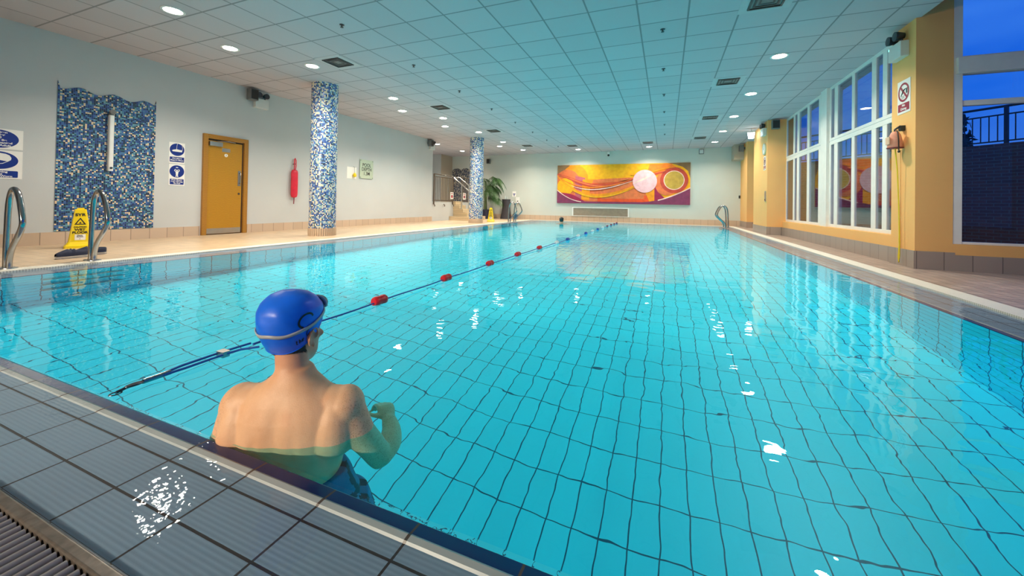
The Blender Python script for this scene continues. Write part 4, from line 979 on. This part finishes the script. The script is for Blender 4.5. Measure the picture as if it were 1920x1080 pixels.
# ================================================================== PILLAR THINGS
def pillar_things():
    def nodive(pos, rot, s, label):
        t = thing('no_diving_sign', label, 'sign', pos, rot, 'no diving signs'); t.scale = (s, s, s)
        board(t, .30, .45)
        b = MB(); o = ellipse(.15, .285, .128, .128, 48); i_ = ellipse(.15, .285, .100, .100, 48); n = 48
        vs = [(x, y, .0085) for x, y in o+i_]; b.add(vs, [(k, (k+1) % n, n+(k+1) % n, n+k) for k in range(n)])
        a = math.radians(-47); d = Vector((math.cos(a), math.sin(a))); w_ = Vector((-d.y, d.x))*.013; c = Vector((.15, .285))
        b.prism([tuple(c-d*.11-w_), tuple(c+d*.11-w_), tuple(c+d*.11+w_), tuple(c-d*.11+w_)], .006, .0095); b.prism(rounded(.02, .03, .28, .135, .006), .006, .0085); b.obj('red_marking', 'signred', t)
        b = MB(); b.tube([(.09, .24, .0075), (.13, .285, .0075), (.16, .315, .0075), (.20, .325, .0075)], [.004, .008, .008, .005], 6); b.prism([(.205, .26), (.235, .26), (.235, .335), (.205, .32)], .006, .008)
        for k in range(3): b.box((.10, .205+.014*k, .006), (.17, .209+.014*k, .0075))
        b.obj('diver_symbol', 'ink', t)
        text('lettering', 'No', .044, 'sheet', t, (.15, .107, .0092), bold=.001, width=1.2); text('lettering', 'Diving', .044, 'sheet', t, (.15, .06, .0092), bold=.001, width=1.2)
    nodive((2.97, 6.905, 2.07), ON_RIGHT, 1.0, 'white and red no diving sign on the broad yellow pillar')
    nodive((2.64, 13.13, 1.86), ON_RIGHT, .9, 'white and red no diving sign below the wall clock')
    t = thing('wall_clock', 'round pale wall clock on the yellow pillar', 'clock', (2.64, 13.0, 2.47), ON_RIGHT)
    b = MB(); b.lathe([(0, 0), (.165, 0), (.17, .03), (.155, .04), (.15, .03), (0, .028)], seg=40); b.obj('case', 'glassgreen', t)
    b = MB(); b.lathe([(0, .028), (.148, .028), (.148, .031), (0, .031)], seg=40); b.obj('dial', 'sheet', t)
    b = MB(); b.box((-.004, 0, .032), (.004, .11, .034)); b.box((-.07, -.004, .032), (0, .004, .034)); b.obj('hands', 'ink', t)
    t = thing('switch_panel', 'narrow steel switch panel on the clock pillar', 'switch', (2.64, 12.85, .95), ON_RIGHT)
    b = MB(); b.rbox((-.06, 0, 0), (.06, .30, .02), .01); b.obj('plate', 'steel', t); b = MB(); b.lathe([(0, .02), (.02, .02), (.018, .03), (0, .03)], (0, .05, 0), 14); b.obj('key_switch', 'blackplastic', t)
    # throw bag
    t = thing('throw_bag', 'salmon throw bag with a long yellow rope hanging on the yellow pillar', 'throw bag', (2.97, 6.75, 1.60), ON_RIGHT)
    rg = []
    for y, r in ((0, .085), (.02, .09), (.09, .085), (.17, .065), (.215, .045), (.225, .02)):
        rg.append([(r*math.cos(2*PI*k/24), y, .095+r*.85*math.sin(2*PI*k/24)) for k in range(24)][::-1])
    b = MB(); b.loft(rg); b.obj('bag_body', 'bag', t)
    b = MB(); b.lathe([(0, -.006), (.082, -.006), (.088, .0), (.088, .006), (0, .006)], (0, 0, .095), 24, axis=1); b.obj('end_cap', 'maroon', t)
    b = MB(); b.box((-.045, .05, .165), (.045, .15, .178)); b.obj('label_patch', 'patch', t)
    b = MB(); b.tube([(.0, .20, .09), (.03, .235, .09), (.075, .20, .10), (.095, .10, .10), (.10, .0, .10), (.105, -.05, .10)], .007, 8); b.ell((.105, -.06, .10), (.014, .016, .014)); b.obj('drawcord', 'ink', t)
    b = MB(); b.box((-.03, .23, .0), (.03, .30, .05)); b.tube([(0, .30, .04), (0, .25, .10), (0, .22, .10)], .012, 8); b.obj('wall_hook', 'blackplastic', t)
    b = MB(); b.tube([(0, 0, .095), (.003, -.3, .07), (-.002, -.8, .05), (.004, -1.18, .045), (.012, -1.25, .05), (.008, -1.32, .045), (.02, -1.48, .05), (.01, -1.54, .05), (-.006, -1.47, .05), (.002, -1.32, .045), (.004, -1.25, .04)], .0075, 8); b.obj('rope', 'yrope', t)
    b = MB(); b.tube([(-.06, -.02, .012), (-.055, -.6, .012), (-.05, -1.36, .012)], .004, 6); b.obj('cable', 'yellow', t)
pillar_things()

# ================================================================== OUTSIDE
def outside():
    struct(MB().box((3.3, 7.2, -.1), (16, 26, -.02)).box((7.4, -6, -.1), (16, 7.2, -.02)).obj('ground', 'paving'), 'dark paved courtyard outside the windows', 'ground')
    A, B_ = Vector((3.9, 15.63, 0)), Vector((10.2, 8.21, 0)); d = (B_-A).normalized(); L = (B_-A).length; ang = math.atan2(d.y, d.x)
    t = thing('brick_wall', 'brown brick retaining wall across the courtyard below the black railing', 'wall', (A.x, A.y, -.02), (0, 0, ang), kind='structure')
    b = MB(); z1 = 2.32
    for y in (0,): uvquad(b, [(0, 0, 0), (L, 0, 0), (L, 0, z1), (0, 0, z1)], [(0, 0), (L, 0), (L, z1), (0, z1)])
    uvquad(b, [(0, 0, z1), (L, 0, z1), (L, .34, z1), (0, .34, z1)], [(0, 0), (L, 0), (L, .34), (0, .34)]); uvquad(b, [(L, 0, 0), (L, .34, 0), (L, .34, z1), (L, 0, z1)], [(0, 0), (.34, 0), (.34, z1), (0, z1)]); uvquad(b, [(0, .34, 0), (L, .34, 0), (L, .34, z1), (0, .34, z1)][::-1], [(0, 0), (L, 0), (L, z1), (0, z1)][::-1]); uvquad(b, [(0, 0, 0), (0, .34, 0), (0, .34, z1), (0, 0, z1)][::-1], [(0, 0)]*4)
    b.obj('brickwork', 'brick', t)
    t = thing('railing', 'black metal railing on top of the brick wall outside', 'railing', (A.x, A.y, 2.30), (0, 0, ang))
    r = MB(); r.tube([(0, .17, .86), (L, .17, .86)], .028, 8); r.obj('handrail', 'railblack', t)
    r = MB(); r.box((0, .155, .66), (L, .185, .69)); r.box((0, .155, .06), (L, .185, .09)); r.obj('rails', 'railblack', t)
    n = int(L/.13)
    for i in range(n+1):
        x = L*i/n; q = MB()
        if i % 9 == 0: q.box((x-.03, .14, 0), (x+.03, .20, .88)); q.obj('post', 'railblack', t)
        else: q.box((x-.008, .162, .08), (x+.008, .178, .67)); q.obj('baluster', 'railblack', t)
    rnd = random.Random(5)
    def tree(x, y, h, r, label):
        t = thing('tree', label, 'tree', (x, y, -.02)); b = MB(); b.tube([(0, 0, 0), (.05, 0, h*.35), (0, .05, h*.7)], [.14, .1, .05], 8); b.obj('trunk', 'bark', t)
        c = MB()
        for i in range(2600):
            while True:
                p = Vector((rnd.uniform(-1, 1), rnd.uniform(-1, 1), rnd.uniform(-1, 1)))
                if .15 < p.length < 1: break
            if mnoise.noise(p*2.3+Vector((x, y, 0))) < -.12: continue
            q = Vector((p.x*r, p.y*r, h*.72+p.z*h*.32)); a = Vector((rnd.uniform(-1, 1), rnd.uniform(-1, 1), rnd.uniform(-1, 1))).normalized(); u = a.orthogonal().normalized()*.06; w_ = a.cross(u).normalized()*.11
            c.add([q-w_, q+u, q+w_, q-u], [(0, 1, 2, 3)])
        c.obj('foliage', 'darkleaf', t)
    tree(7.0, 14.9, 3.8, .95, 'dark leafy tree beyond the railing behind the windows')
    tree(11.5, 13.5, 3.4, 1.2, 'low dark tree beyond the railing seen through the bay')
outside()

# ================================================================== PEOPLE
def skinmat():
    t = NT('skin'); o = t.coord(); s = t.sep(o)
    n1 = t.noise(o, 9, 4, .6); n2 = t.noise(o, 45, 3)
    c = t.ramp(n1, [(.3, (.78, .42, .23)), (.55, (.86, .50, .29)), (.75, (.84, .43, .24))])
    # freckles, denser on the arms
    v = t.new('ShaderNodeTexVoronoi'); v.inputs['Scale'].default_value = 230; t.l.new(o, v.inputs['Vector'])
    wn = t.new('ShaderNodeTexNoise'); wn.inputs['Scale'].default_value = 60; t.l.new(o, wn.inputs['Vector'])
    spot = t.math('MULTIPLY', t.math('LESS_THAN', v.outputs['Distance'], .36), t.math('GREATER_THAN', wn.outputs[0], .47))
    arm = t.math('MINIMUM', t.math('MAXIMUM', t.math('MULTIPLY', t.math('SUBTRACT', t.math('ABSOLUTE', s[0]), .16), 16.0), .08), 1.0)
    low = t.math('LESS_THAN', s[2], 1.50)
    c = t.mix(t.math('MULTIPLY', t.math('MULTIPLY', spot, arm), t.math('MULTIPLY', low, .55)), c, (.36, .11, .045))
    head = t.math('MINIMUM', t.math('MAXIMUM', t.math('MULTIPLY', t.math('SUBTRACT', s[2], 1.47), 20.0), 0.0), 1.0)
    c = t.mix(t.math('MULTIPLY', head, .55), c, (.55, .20, .12))
    h = t.math('ADD', t.math('MULTIPLY', n2, .4), t.noise(o, 260, 2))
    return t.bsdf(c, .48, 0, t.bump(h, .25, .002), .4)
M['skin'] = skinmat()
M['hair'] = paint('brown_hair', (.05, .030, .018), .5, 0, .3, 90)
M['capblue'] = paint('royal_blue_swim_cap', (.004, .14, .84), .38, 0, .10, 14, .12, 30)
M['capblack'] = paint('black_swim_cap', (.012, .013, .018), .4)
M['strap'] = paint('grey_goggle_strap', (.42, .42, .44), .35)
M['lensclear'] = paint('smoky_goggle_lens', (.28, .27, .27), .12)
M['shorts'] = paint('blue_shorts', (.015, .13, .30), .6, 0, .15, 20, .3, 200)
M['shortstripe'] = paint('navy_stripe', (.006, .010, .035), .6)
M['eyewhite'] = paint('eye_white', (.75, .72, .68), .3)

HEAD = [(.000, .016, .074, .046), (.014, .034, .086, .020), (.034, .050, .089, -.012), (.055, .058, .089, -.045), (.075, .064, .087, -.066), (.095, .0675, .086, -.079), (.115, .070, .085, -.088),
        (.135, .073, .091, -.096), (.160, .0755, .090, -.100), (.185, .0745, .081, -.096), (.207, .067, .062, -.082), (.224, .052, .038, -.058), (.234, .030, .012, -.032), (.2375, .006, -.008, -.014)]
def hsurf(z, phi, off=0.0):
    """point on the head; phi 0 = right ear, 90 = nose"""
    Hh = HEAD; z = min(max(z, 0), .2375)
    for i in range(len(Hh)-1):
        if Hh[i][0] <= z <= Hh[i+1][0]: break
    q = (z-Hh[i][0])/(Hh[i+1][0]-Hh[i][0]); w, yf, yb = (Hh[i][k]*(1-q)+Hh[i+1][k]*q for k in (1, 2, 3))
    yc = (yf+yb)/2; d = (yf-yb)/2; c, s = math.cos(phi), math.sin(phi)
    e = .92
    x = (w+off)*math.copysign(abs(c)**e, c); y = yc+(d+off)*math.copysign(abs(s)**e, s)
    return Vector((x, y, z))
HEADM = Matrix.Translation((-.026, .022, 1.480)) @ Matrix.Rotation(math.radians(-7), 4, 'Z') @ Matrix.Rotation(math.radians(2), 4, 'X') @ Matrix.Diagonal((1.06, 1.05, 1.11, 1))

def sealed(bm, voxel, smooth_it, mat, name):
    """one continuous surface from overlapping closed shapes"""
    me = bm.mesh(name, mat); o = bpy.data.objects.new(name, me); COL.objects.link(o)
    r = o.modifiers.new('r', 'REMESH'); r.mode = 'VOXEL'; r.voxel_size = voxel; r.use_smooth_shade = True
    s = o.modifiers.new('s', 'SMOOTH'); s.factor = .5; s.iterations = smooth_it
    dg = bpy.context.evaluated_depsgraph_get(); dg.update()
    out = bpy.data.meshes.new_from_object(o.evaluated_get(dg)); bpy.data.objects.remove(o); bpy.data.meshes.remove(me)
    out.name = name
    out.materials.clear(); out.materials.append(M[mat])
    return out

def limb(b, pts, rad, seg=16, flat=None):
    P = [Vector(p) for p in pts]; out = []; R = []
    for i in range(len(P)-1):
        a, p, q, d = P[max(i-1, 0)], P[i], P[i+1], P[min(i+2, len(P)-1)]
        for k in range(5):
            t = k/5; out.append(.5*((2*p)+(q-a)*t+(2*a-5*p+4*q-d)*t*t+(3*p-a-3*q+d)*t**3)); R.append(rad[i]*(1-t)+rad[i+1]*t)
    out.append(P[-1]); R.append(rad[-1])
    b.tube(out, R, seg, flat=flat); b.ell(out[0], (R[0],)*3, 0, 14, 10); b.ell(out[-1], (R[-1],)*3, 0, 14, 10)

def hand(b, wrist, d, up, side, curl):
    """palm and five bent fingers; d = towards the fingers, up = back of the hand, side = towards the thumb"""
    d, up, side = d.normalized(), up.normalized(), side.normalized()
    P = lambda a, s_, u: wrist+d*a+side*s_+up*u
    rings = []
    for a, w, h in ((-.01, .026, .020), (.02, .031, .018), (.05, .039, .016), (.08, .041, .014), (.088, .038, .010)):
        rings.append([P(a, w*math.cos(2*PI*k/18), h*math.sin(2*PI*k/18)) for k in range(18)])
    b.loft(rings)
    for s_, ln, r in ((.030, .92, .0086), (.010, 1.0, .009), (-.011, .94, .0086), (-.030, .76, .0075)):
        p = P(.078, s_, .002); a = 0; pts = [P(.05, s_*.9, .002), p]
        for seg_, c in ((.045, .55), (.027, .95), (.022, .7)):
            a += c*curl; p = p+(d*math.cos(a)-up*math.sin(a))*seg_*ln; pts.append(p)
        limb(b, pts, [r*1.05, r*1.1, r*1.02, r*.95, r*.8], 10)
    q = P(.018, .026, -.004); pts = [q, q+d*.028+side*.026-up*.012, q+d*.055+side*.030-up*.030, q+d*.078+side*.018-up*.042]
    limb(b, pts, [.013, .011, .0098, .0085], 10)

def build_body():
    b = MB(); N = 32
    def ring(z, w, df, db, yc=0.0, xc=0.0, e=.85):
        out = []
        for k in range(N):
            a = 2*PI*k/N; c, s = math.cos(a), math.sin(a)
            out.append((xc+w*math.copysign(abs(c)**e, c), yc+(df if s > 0 else db)*math.copysign(abs(s)**e, s), z))
        return out
    # trunk
    b.loft([ring(.76, .10, .07, .07), ring(.80, .155, .10, .10), ring(.86, .172, .11, .118), ring(.92, .170, .108, .115), ring(.99, .160, .105, .100), ring(1.06, .166, .110, .098, 0), ring(1.14, .180, .114, .104, 0),
            ring(1.22, .195, .116, .112, -.004), ring(1.30, .204, .112, .116, -.008), ring(1.36, .198, .098, .108, -.010), ring(1.405, .172, .078, .092, -.012), ring(1.44, .122, .064, .078, -.010), ring(1.475, .070, .054, .060, -.008), ring(1.50, .052, .048, .052, -.004)])
    limb(b, [(-.004, -.012, 1.43), (-.012, -.002, 1.50), (-.022, .006, 1.57)], [.055, .050, .049], 20)
    b.ell((.10, -.015, 1.405), (.11, .062, .045), rot=Matrix.Rotation(.42, 3, 'Y')); b.ell((-.10, -.015, 1.405), (.11, .062, .045), rot=Matrix.Rotation(-.42, 3, 'Y'))
    # arms
    for s in (1, -1):
        b.ell((s*.188, -.010, 1.372), (.066, .070, .068)); b.ell((s*.145, -.014, 1.395), (.09, .060, .044)); b.ell((s*.165, -.034, 1.29), (.075, .075, .13))
    limb(b, [(.190, -.008, 1.372), (.232, -.006, 1.28), (.275, .004, 1.18), (.302, .022, 1.09)], [.060, .058, .051, .046])
    limb(b, [(.306, .022, 1.09), (.314, .09, 1.085), (.296, .165, 1.085), (.266, .220, 1.095)], [.046, .047, .038, .029])
    b.ell((.306, .004, 1.082), (.032, .030, .032))
    hand(b, Vector((.261, .230, 1.097)), Vector((-.50, .82, .10)), Vector((.35, .05, .93)), Vector((-.80, -.55, .28)), .95)
    limb(b, [(-.190, -.008, 1.372), (-.218, -.012, 1.28), (-.240, -.01, 1.18), (-.252, .02, 1.09)], [.062, .060, .053, .047])
    limb(b, [(-.252, .02, 1.09), (-.245, .09, 1.08), (-.19, .19, 1.085), (-.12, .25, 1.095)], [.046, .047, .038, .029])
    hand(b, Vector((-.112, .256, 1.096)), Vector((.75, .65, .05)), Vector((-.1, .1, 1)), Vector((.65, -.75, .15)), .6)
    # legs and feet
    for s in (1, -1):
        limb(b, [(s*.088, 0, .86), (s*.098, .035, .66), (s*.10, .065, .47), (s*.102, .035, .30), (s*.104, -.01, .10)], [.098, .082, .058, .054, .036])
        b.ell((s*.102, .098, .475), (.042, .028, .05))
        b.loft([[(s*.105+w*math.cos(2*PI*k/16), y, max(.002, h*.5+h*.5*math.sin(2*PI*k/16))) for k in range(16)] for y, w, h in ((-.065, .020, .05), (-.045, .032, .075), (0, .034, .095), (.05, .038, .07), (.10, .044, .05), (.135, .044, .035))])
        for k, (dx, r, ln) in enumerate(((-.028, .014, .045), (-.008, .010, .042), (.008, .0095, .036), (.022, .009, .028), (.035, .0085, .018))):
            limb(b, [(s*(.105+dx), .125, .016), (s*(.105+dx), .135+ln, .012)], [r, r*.9], 8)
    # head
    rings = [[HEADM @ hsurf(z, 2*PI*k/36) for k in range(36)] for z in [.0]+[.0125*i for i in range(1, 19)]+[.2375]]
    b.loft(rings)
    def hp(x, y, z): return HEADM @ Vector((x, y, z))
    r3 = HEADM.to_3x3()
    b.loft([[hp(w*math.cos(2*PI*k/12), y0+dp*math.sin(2*PI*k/12), z) for k in range(12)] for z, w, y0, dp in ((.072, .014, .088, .014), (.078, .017, .092, .022), (.088, .013, .092, .020), (.105, .009, .089, .013), (.122, .008, .085, .009))])
    b.ell(hp(.011, .093, .079), (.008, .008, .007)); b.ell(hp(-.011, .093, .079), (.008, .008, .007))
    b.ell(hp(0, .084, .057), (.024, .012, .005), rot=r3); b.ell(hp(0, .083, .048), (.021, .012, .005), rot=r3); b.ell(hp(0, .078, .018), (.018, .014, .014), rot=r3)
    for s in (1, -1):
        b.ell(hp(s*.031, .083, .128), (.022, .010, .007), rot=r3); b.ell(hp(s*.034, .080, .113), (.014, .010, .009), rot=r3); b.ell(hp(s*.046, .068, .090), (.018, .014, .012), rot=r3)
        # ear: helix, lobe and bowl
        ear = []
        for k in range(11):
            a = math.radians(-60+250*k/10); ear.append(hp(s*(.073+.010+.006*math.sin(a*.8)), -.012-.017*math.cos(a)-.002, .106+.028*math.sin(a)))
        limb(b, ear, [.0046]*11, 8)
        b.ell(hp(s*.078, -.006, .080), (.0055, .008, .010), rot=r3); b.ell(hp(s*.0745, -.013, .106), (.005, .017, .026), rot=r3)
        b.ell(hp(s*.0755, .002, .098), (.0045, .004, .008), rot=r3)
    me = sealed(b, .0046, 13, 'skin', 'person')
    # modelling of the back: spine furrow, shoulder blades
    n = len(me.vertices); co = np.empty(n*3); me.vertices.foreach_get('co', co); co = co.reshape(-1, 3); no = np.empty(n*3); me.vertex_normals.foreach_get('vector', no); no = no.reshape(-1, 3)
    co[:, 0] *= 1-.085*np.clip((1.50-co[:, 2])/.06, 0, 1)
    x, y, z = co.T; back = np.clip(-no[:, 1]*1.6, 0, 1)*(z > .9)*(z < 1.5)
    dsp = -.0055*np.exp(-(x/.022)**2)*np.clip((z-.95)/.1, 0, 1)*np.clip((1.43-z)/.06, 0, 1)
    for s in (1, -1):
        dsp += .0032*np.exp(-((x-s*.098)/.035)**2-((z-1.285)/.06)**2)
        dsp += -.0022*np.exp(-((x-s*(.062-.1*(z-1.28)))/.012)**2-((z-1.27)/.05)**2)
        dsp += .0012*np.exp(-((x-s*.045)/.03)**2)*np.clip((1.2-z)/.1, 0, 1)
        dsp += -.0006*np.exp(-((z-(1.215-.25*np.abs(x)))/.012)**2)*np.exp(-((x-s*.12)/.05)**2)
    co = co+no*(dsp*back)[:, None]; me.vertices.foreach_set('co', co.ravel()); me.update()
    # eyes
    me.materials.append(M['eyewhite']); me.materials.append(M['ink'])
    for p in me.polygons:
        for s in (1, -1):
            e = hp(s*.032, .089, .113)
            if abs(p.center.z-e.z) < .02:
                v = r3.inverted() @ (p.center-e)
                q = (v.x/.012)**2+(v.z/.0048)**2
                if q < 1 and abs(v.y) < .02: p.material_index = 2 if v.x*v.x+v.z*v.z < .0045**2 else 1
    return me

def cap_mesh(name, mat, marks):
    b = MB(); NP, NTT = 72, 26
    def zc(y): return .108+.58*y
    def pt(phi, t, off=.0055):
        z = .1
        for _ in range(12):
            y = hsurf(z, phi, off).y; zlow = min(max(zc(y), .052), .17); z = zlow+(.2375-zlow)*t
        p = hsurf(z, phi, off+.004*math.sin(PI*min(1, t*1.1)))
        p.z += .007*t+.0035*math.sin(PI*t)
        # soft creases of stretched latex, and a seam
        c_ = .0022*math.sin(5*phi+9*t+2*math.sin(3*t+phi))*math.sin(PI*t)*(1-.5*t)
        p = Vector((p.x*(1+c_*9), (p.y+.005)*(1+c_*9)-.005, p.z+c_))
        return p
    rg = [[HEADM @ pt(2*PI*k/NP, i/NTT*.992) for k in range(NP)] for i in range(NTT+1)]
    b.loft(rg, close=False); top = b.v[-NP:]; b.add(top, [tuple(range(NP))], 0, True)
    # rolled rim
    b.tube([HEADM @ pt(2*PI*k/NP, 0, .0055) for k in range(NP)], .0018, 6, closed=True)
    cap = b.mesh(name, mat)
    if not marks: return cap, None, None, pt
    def conform(stroke, width, m):
        """ribbon lying on the cap; stroke points are (phi degrees, t)"""
        P_ = [HEADM @ pt(math.radians(a), t, .0068) for a, t in stroke]; Q = [HEADM @ pt(math.radians(a), t, .0200) for a, t in stroke]
        vs = []
        for i in range(len(P_)):
            tan = (P_[min(i+1, len(P_)-1)]-P_[max(i-1, 0)]).normalized(); n_ = (Q[i]-P_[i]).normalized(); w_ = tan.cross(n_).normalized()*width/2
            vs += [P_[i]-w_, P_[i]+w_]
        m.add(vs, [(2*i, 2*i+1, 2*i+3, 2*i+2) for i in range(len(P_)-1)], 0, True)
    mk = MB()
    conform([(-20+12*math.cos(math.radians(a))-7*math.sin(math.radians(a)), .49+.11*math.sin(math.radians(a))+.05*math.cos(math.radians(a))) for a in range(-25, 216, 8)], .0065, mk)
    def letters(strokes, a0, t0, sa, st):
        for s_ in strokes: conform([(a0+p[0]*sa, t0+p[1]*st+p[0]*.012) for p in s_], .0028, mk)
    T = [[(0, 2), (0, 0), (.5, 0)], [(-.3, 1.3), (.5, 1.3)]]; Hs = [[(0, 2), (0, 0)], [(0, 1), (.7, 1), (.7, 0)]]; E = [[(0, .6), (.7, .6), (.7, 1.2), (0, 1.2), (0, 0), (.7, 0)]]; Cc = [[(.8, 1.8), (.2, 2), (0, 1), (.2, 0), (.8, .2)]]
    for k, L_ in enumerate((T, Hs, E)): letters(L_, -40+6*k, .12, 4.2, .045)
    letters(Cc, -19, .155, 6, .055)
    return cap, mk.mesh('printed_mark', 'ink'), conform, pt

def shorts_mesh():
    b = MB(); N = 32
    def ring(z, w, df, db, xc=0, yc=0): return [(xc+w*math.cos(2*PI*k/N), yc+(df if math.sin(2*PI*k/N) > 0 else db)*math.sin(2*PI*k/N), z) for k in range(N)]
    b.loft([ring(.74, .15, .11, .11), ring(.80, .21, .14, .132), ring(.88, .214, .15, .140), ring(.96, .192, .135, .126), ring(1.03, .170, .120, .108)])
    for s in (1, -1): b.loft([ring(.50, .132, .13, .115, s*.138, .075), ring(.58, .130, .128, .112, s*.135, .068), ring(.70, .125, .125, .115, s*.125, .05), ring(.82, .118, .125, .12, s*.112, .025)])
    me = sealed(b, .007, 4, 'shorts', 'swim_shorts'); me.materials.append(M['shortstripe'])
    for p in me.polygons:
        c = p.center
        if c.x > .10:
            u = c.y-.02*math.sin(c.z*18)-.03
            if abs(u) < .011 or abs(u-.055) < .011: p.material_index = 1
            if abs(c.z-.60-.25*(c.y)) < .012 and c.y > -.02: p.material_index = 1
            if abs(c.z-.90+.4*c.y) < .013 and c.y > -.03: p.material_index = 1
    return me

def hair_mesh():
    rnd = random.Random(3); b = MB()
    def zc(y): return .108+.58*y
    for i in range(5200):
        phi = math.radians(rnd.uniform(-196, 16)); off = .0
        y = hsurf(.1, phi).y; zt = min(max(zc(y), .052), .17)+.012
        side = abs(math.cos(phi))
        zb = .022+.02*rnd.random()+.036*side**2
        if phi > math.radians(-22) or phi < math.radians(-158): # in front of and behind the ear only a short strip
            if abs(math.degrees(phi)-0) < 26 and rnd.random() < .75: continue
            zb = max(zb, .098)
        z = rnd.uniform(min(zb, zt), zt)
        if z < zb+.015 and rnd.random() < .5: continue
        p = hsurf(max(z, .02), phi, .001); q = hsurf(max(z-.015*rnd.uniform(.5, 1), .012), phi+rnd.uniform(-.03, .03), .006)
        tan = Vector((-math.sin(phi), math.cos(phi), 0))*.0011
        b.add([HEADM @ (p-tan), HEADM @ (p+tan), HEADM @ q], [(0, 1, 2)])
    return b.mesh('hair', 'hair')

def people():
    theta = math.radians(21.5)
    body = build_body()
    p = bpy.data.objects.new('person', body); COL.objects.link(p); p.location = (-1.138, .922, -1.3); p.rotation_euler = (0, 0, theta)
    tag(p, 'bare backed man in a blue swim cap standing in the water at the pool edge', 'person')
    cap, mark, conform, pt = cap_mesh('swim_cap', 'capblue', True)
    def child(name, me, parent=p):
        o = bpy.data.objects.new(name, me); COL.objects.link(o); o.parent = parent; return o
    c = child('swim_cap', cap); child('printed_mark', mark, c)['label'] = 'black ring and lettering printed on the cap'
    child('hair', hair_mesh()); child('swim_shorts', shorts_mesh())['label'] = 'blue shorts with dark stripes'
    # goggles pushed up on the cap
    st = MB(); pts = []
    for k in range(0, 121):
        a = -270+360*k/120; y_ = math.sin(math.radians(a)); t = .30-.10*max(0, y_)+.10*max(0, -y_)
        pts.append((a, t))
    conform(pts, .0105, st); 
    vs0 = [Vector(v) for v in st.v]
    g = child('goggles', st.mesh('goggles', 'strap')); so = g.modifiers.new('thickness', 'SOLIDIFY'); so.thickness = .003; so.offset = 1
    r3 = HEADM.to_3x3()
    for s in (1, -1):
        e = MB(); cc = HEADM @ (pt(math.radians(90-s*24), .30, .016)); nn = (cc-HEADM @ Vector((0, 0, .15))).normalized(); rot = nn.to_track_quat('Z', 'Y').to_matrix()
        e.ell((0, 0, 0), (.031, .021, .014)); e.v = [tuple(rot @ Vector(v)+cc) for v in e.v]; child('goggle_lens', e.mesh('goggle_lens', 'lensclear'), g)
        e = MB(); e.tube([tuple(cc-nn*.004+rot @ Vector((.032*math.cos(2*PI*k/24), .022*math.sin(2*PI*k/24), 0))) for k in range(24)], .0045, 8, closed=True); child('goggle_rim', e.mesh('goggle_rim', 'strap'), g)
    # second swimmer far down the pool, only the capped head above the water
    q = bpy.data.objects.new('person', body); COL.objects.link(q); q.location = (-4.02, 15.6, -1.505); q.rotation_euler = (0, 0, .25)
    tag(q, 'swimmer in a dark cap with only the head above the water below the mural', 'person')
    cap2, _, _, _ = cap_mesh('swim_cap', 'capblack', False); child('swim_cap', cap2, q); child('swim_shorts', bpy.data.meshes['swim_shorts'], q)
people()
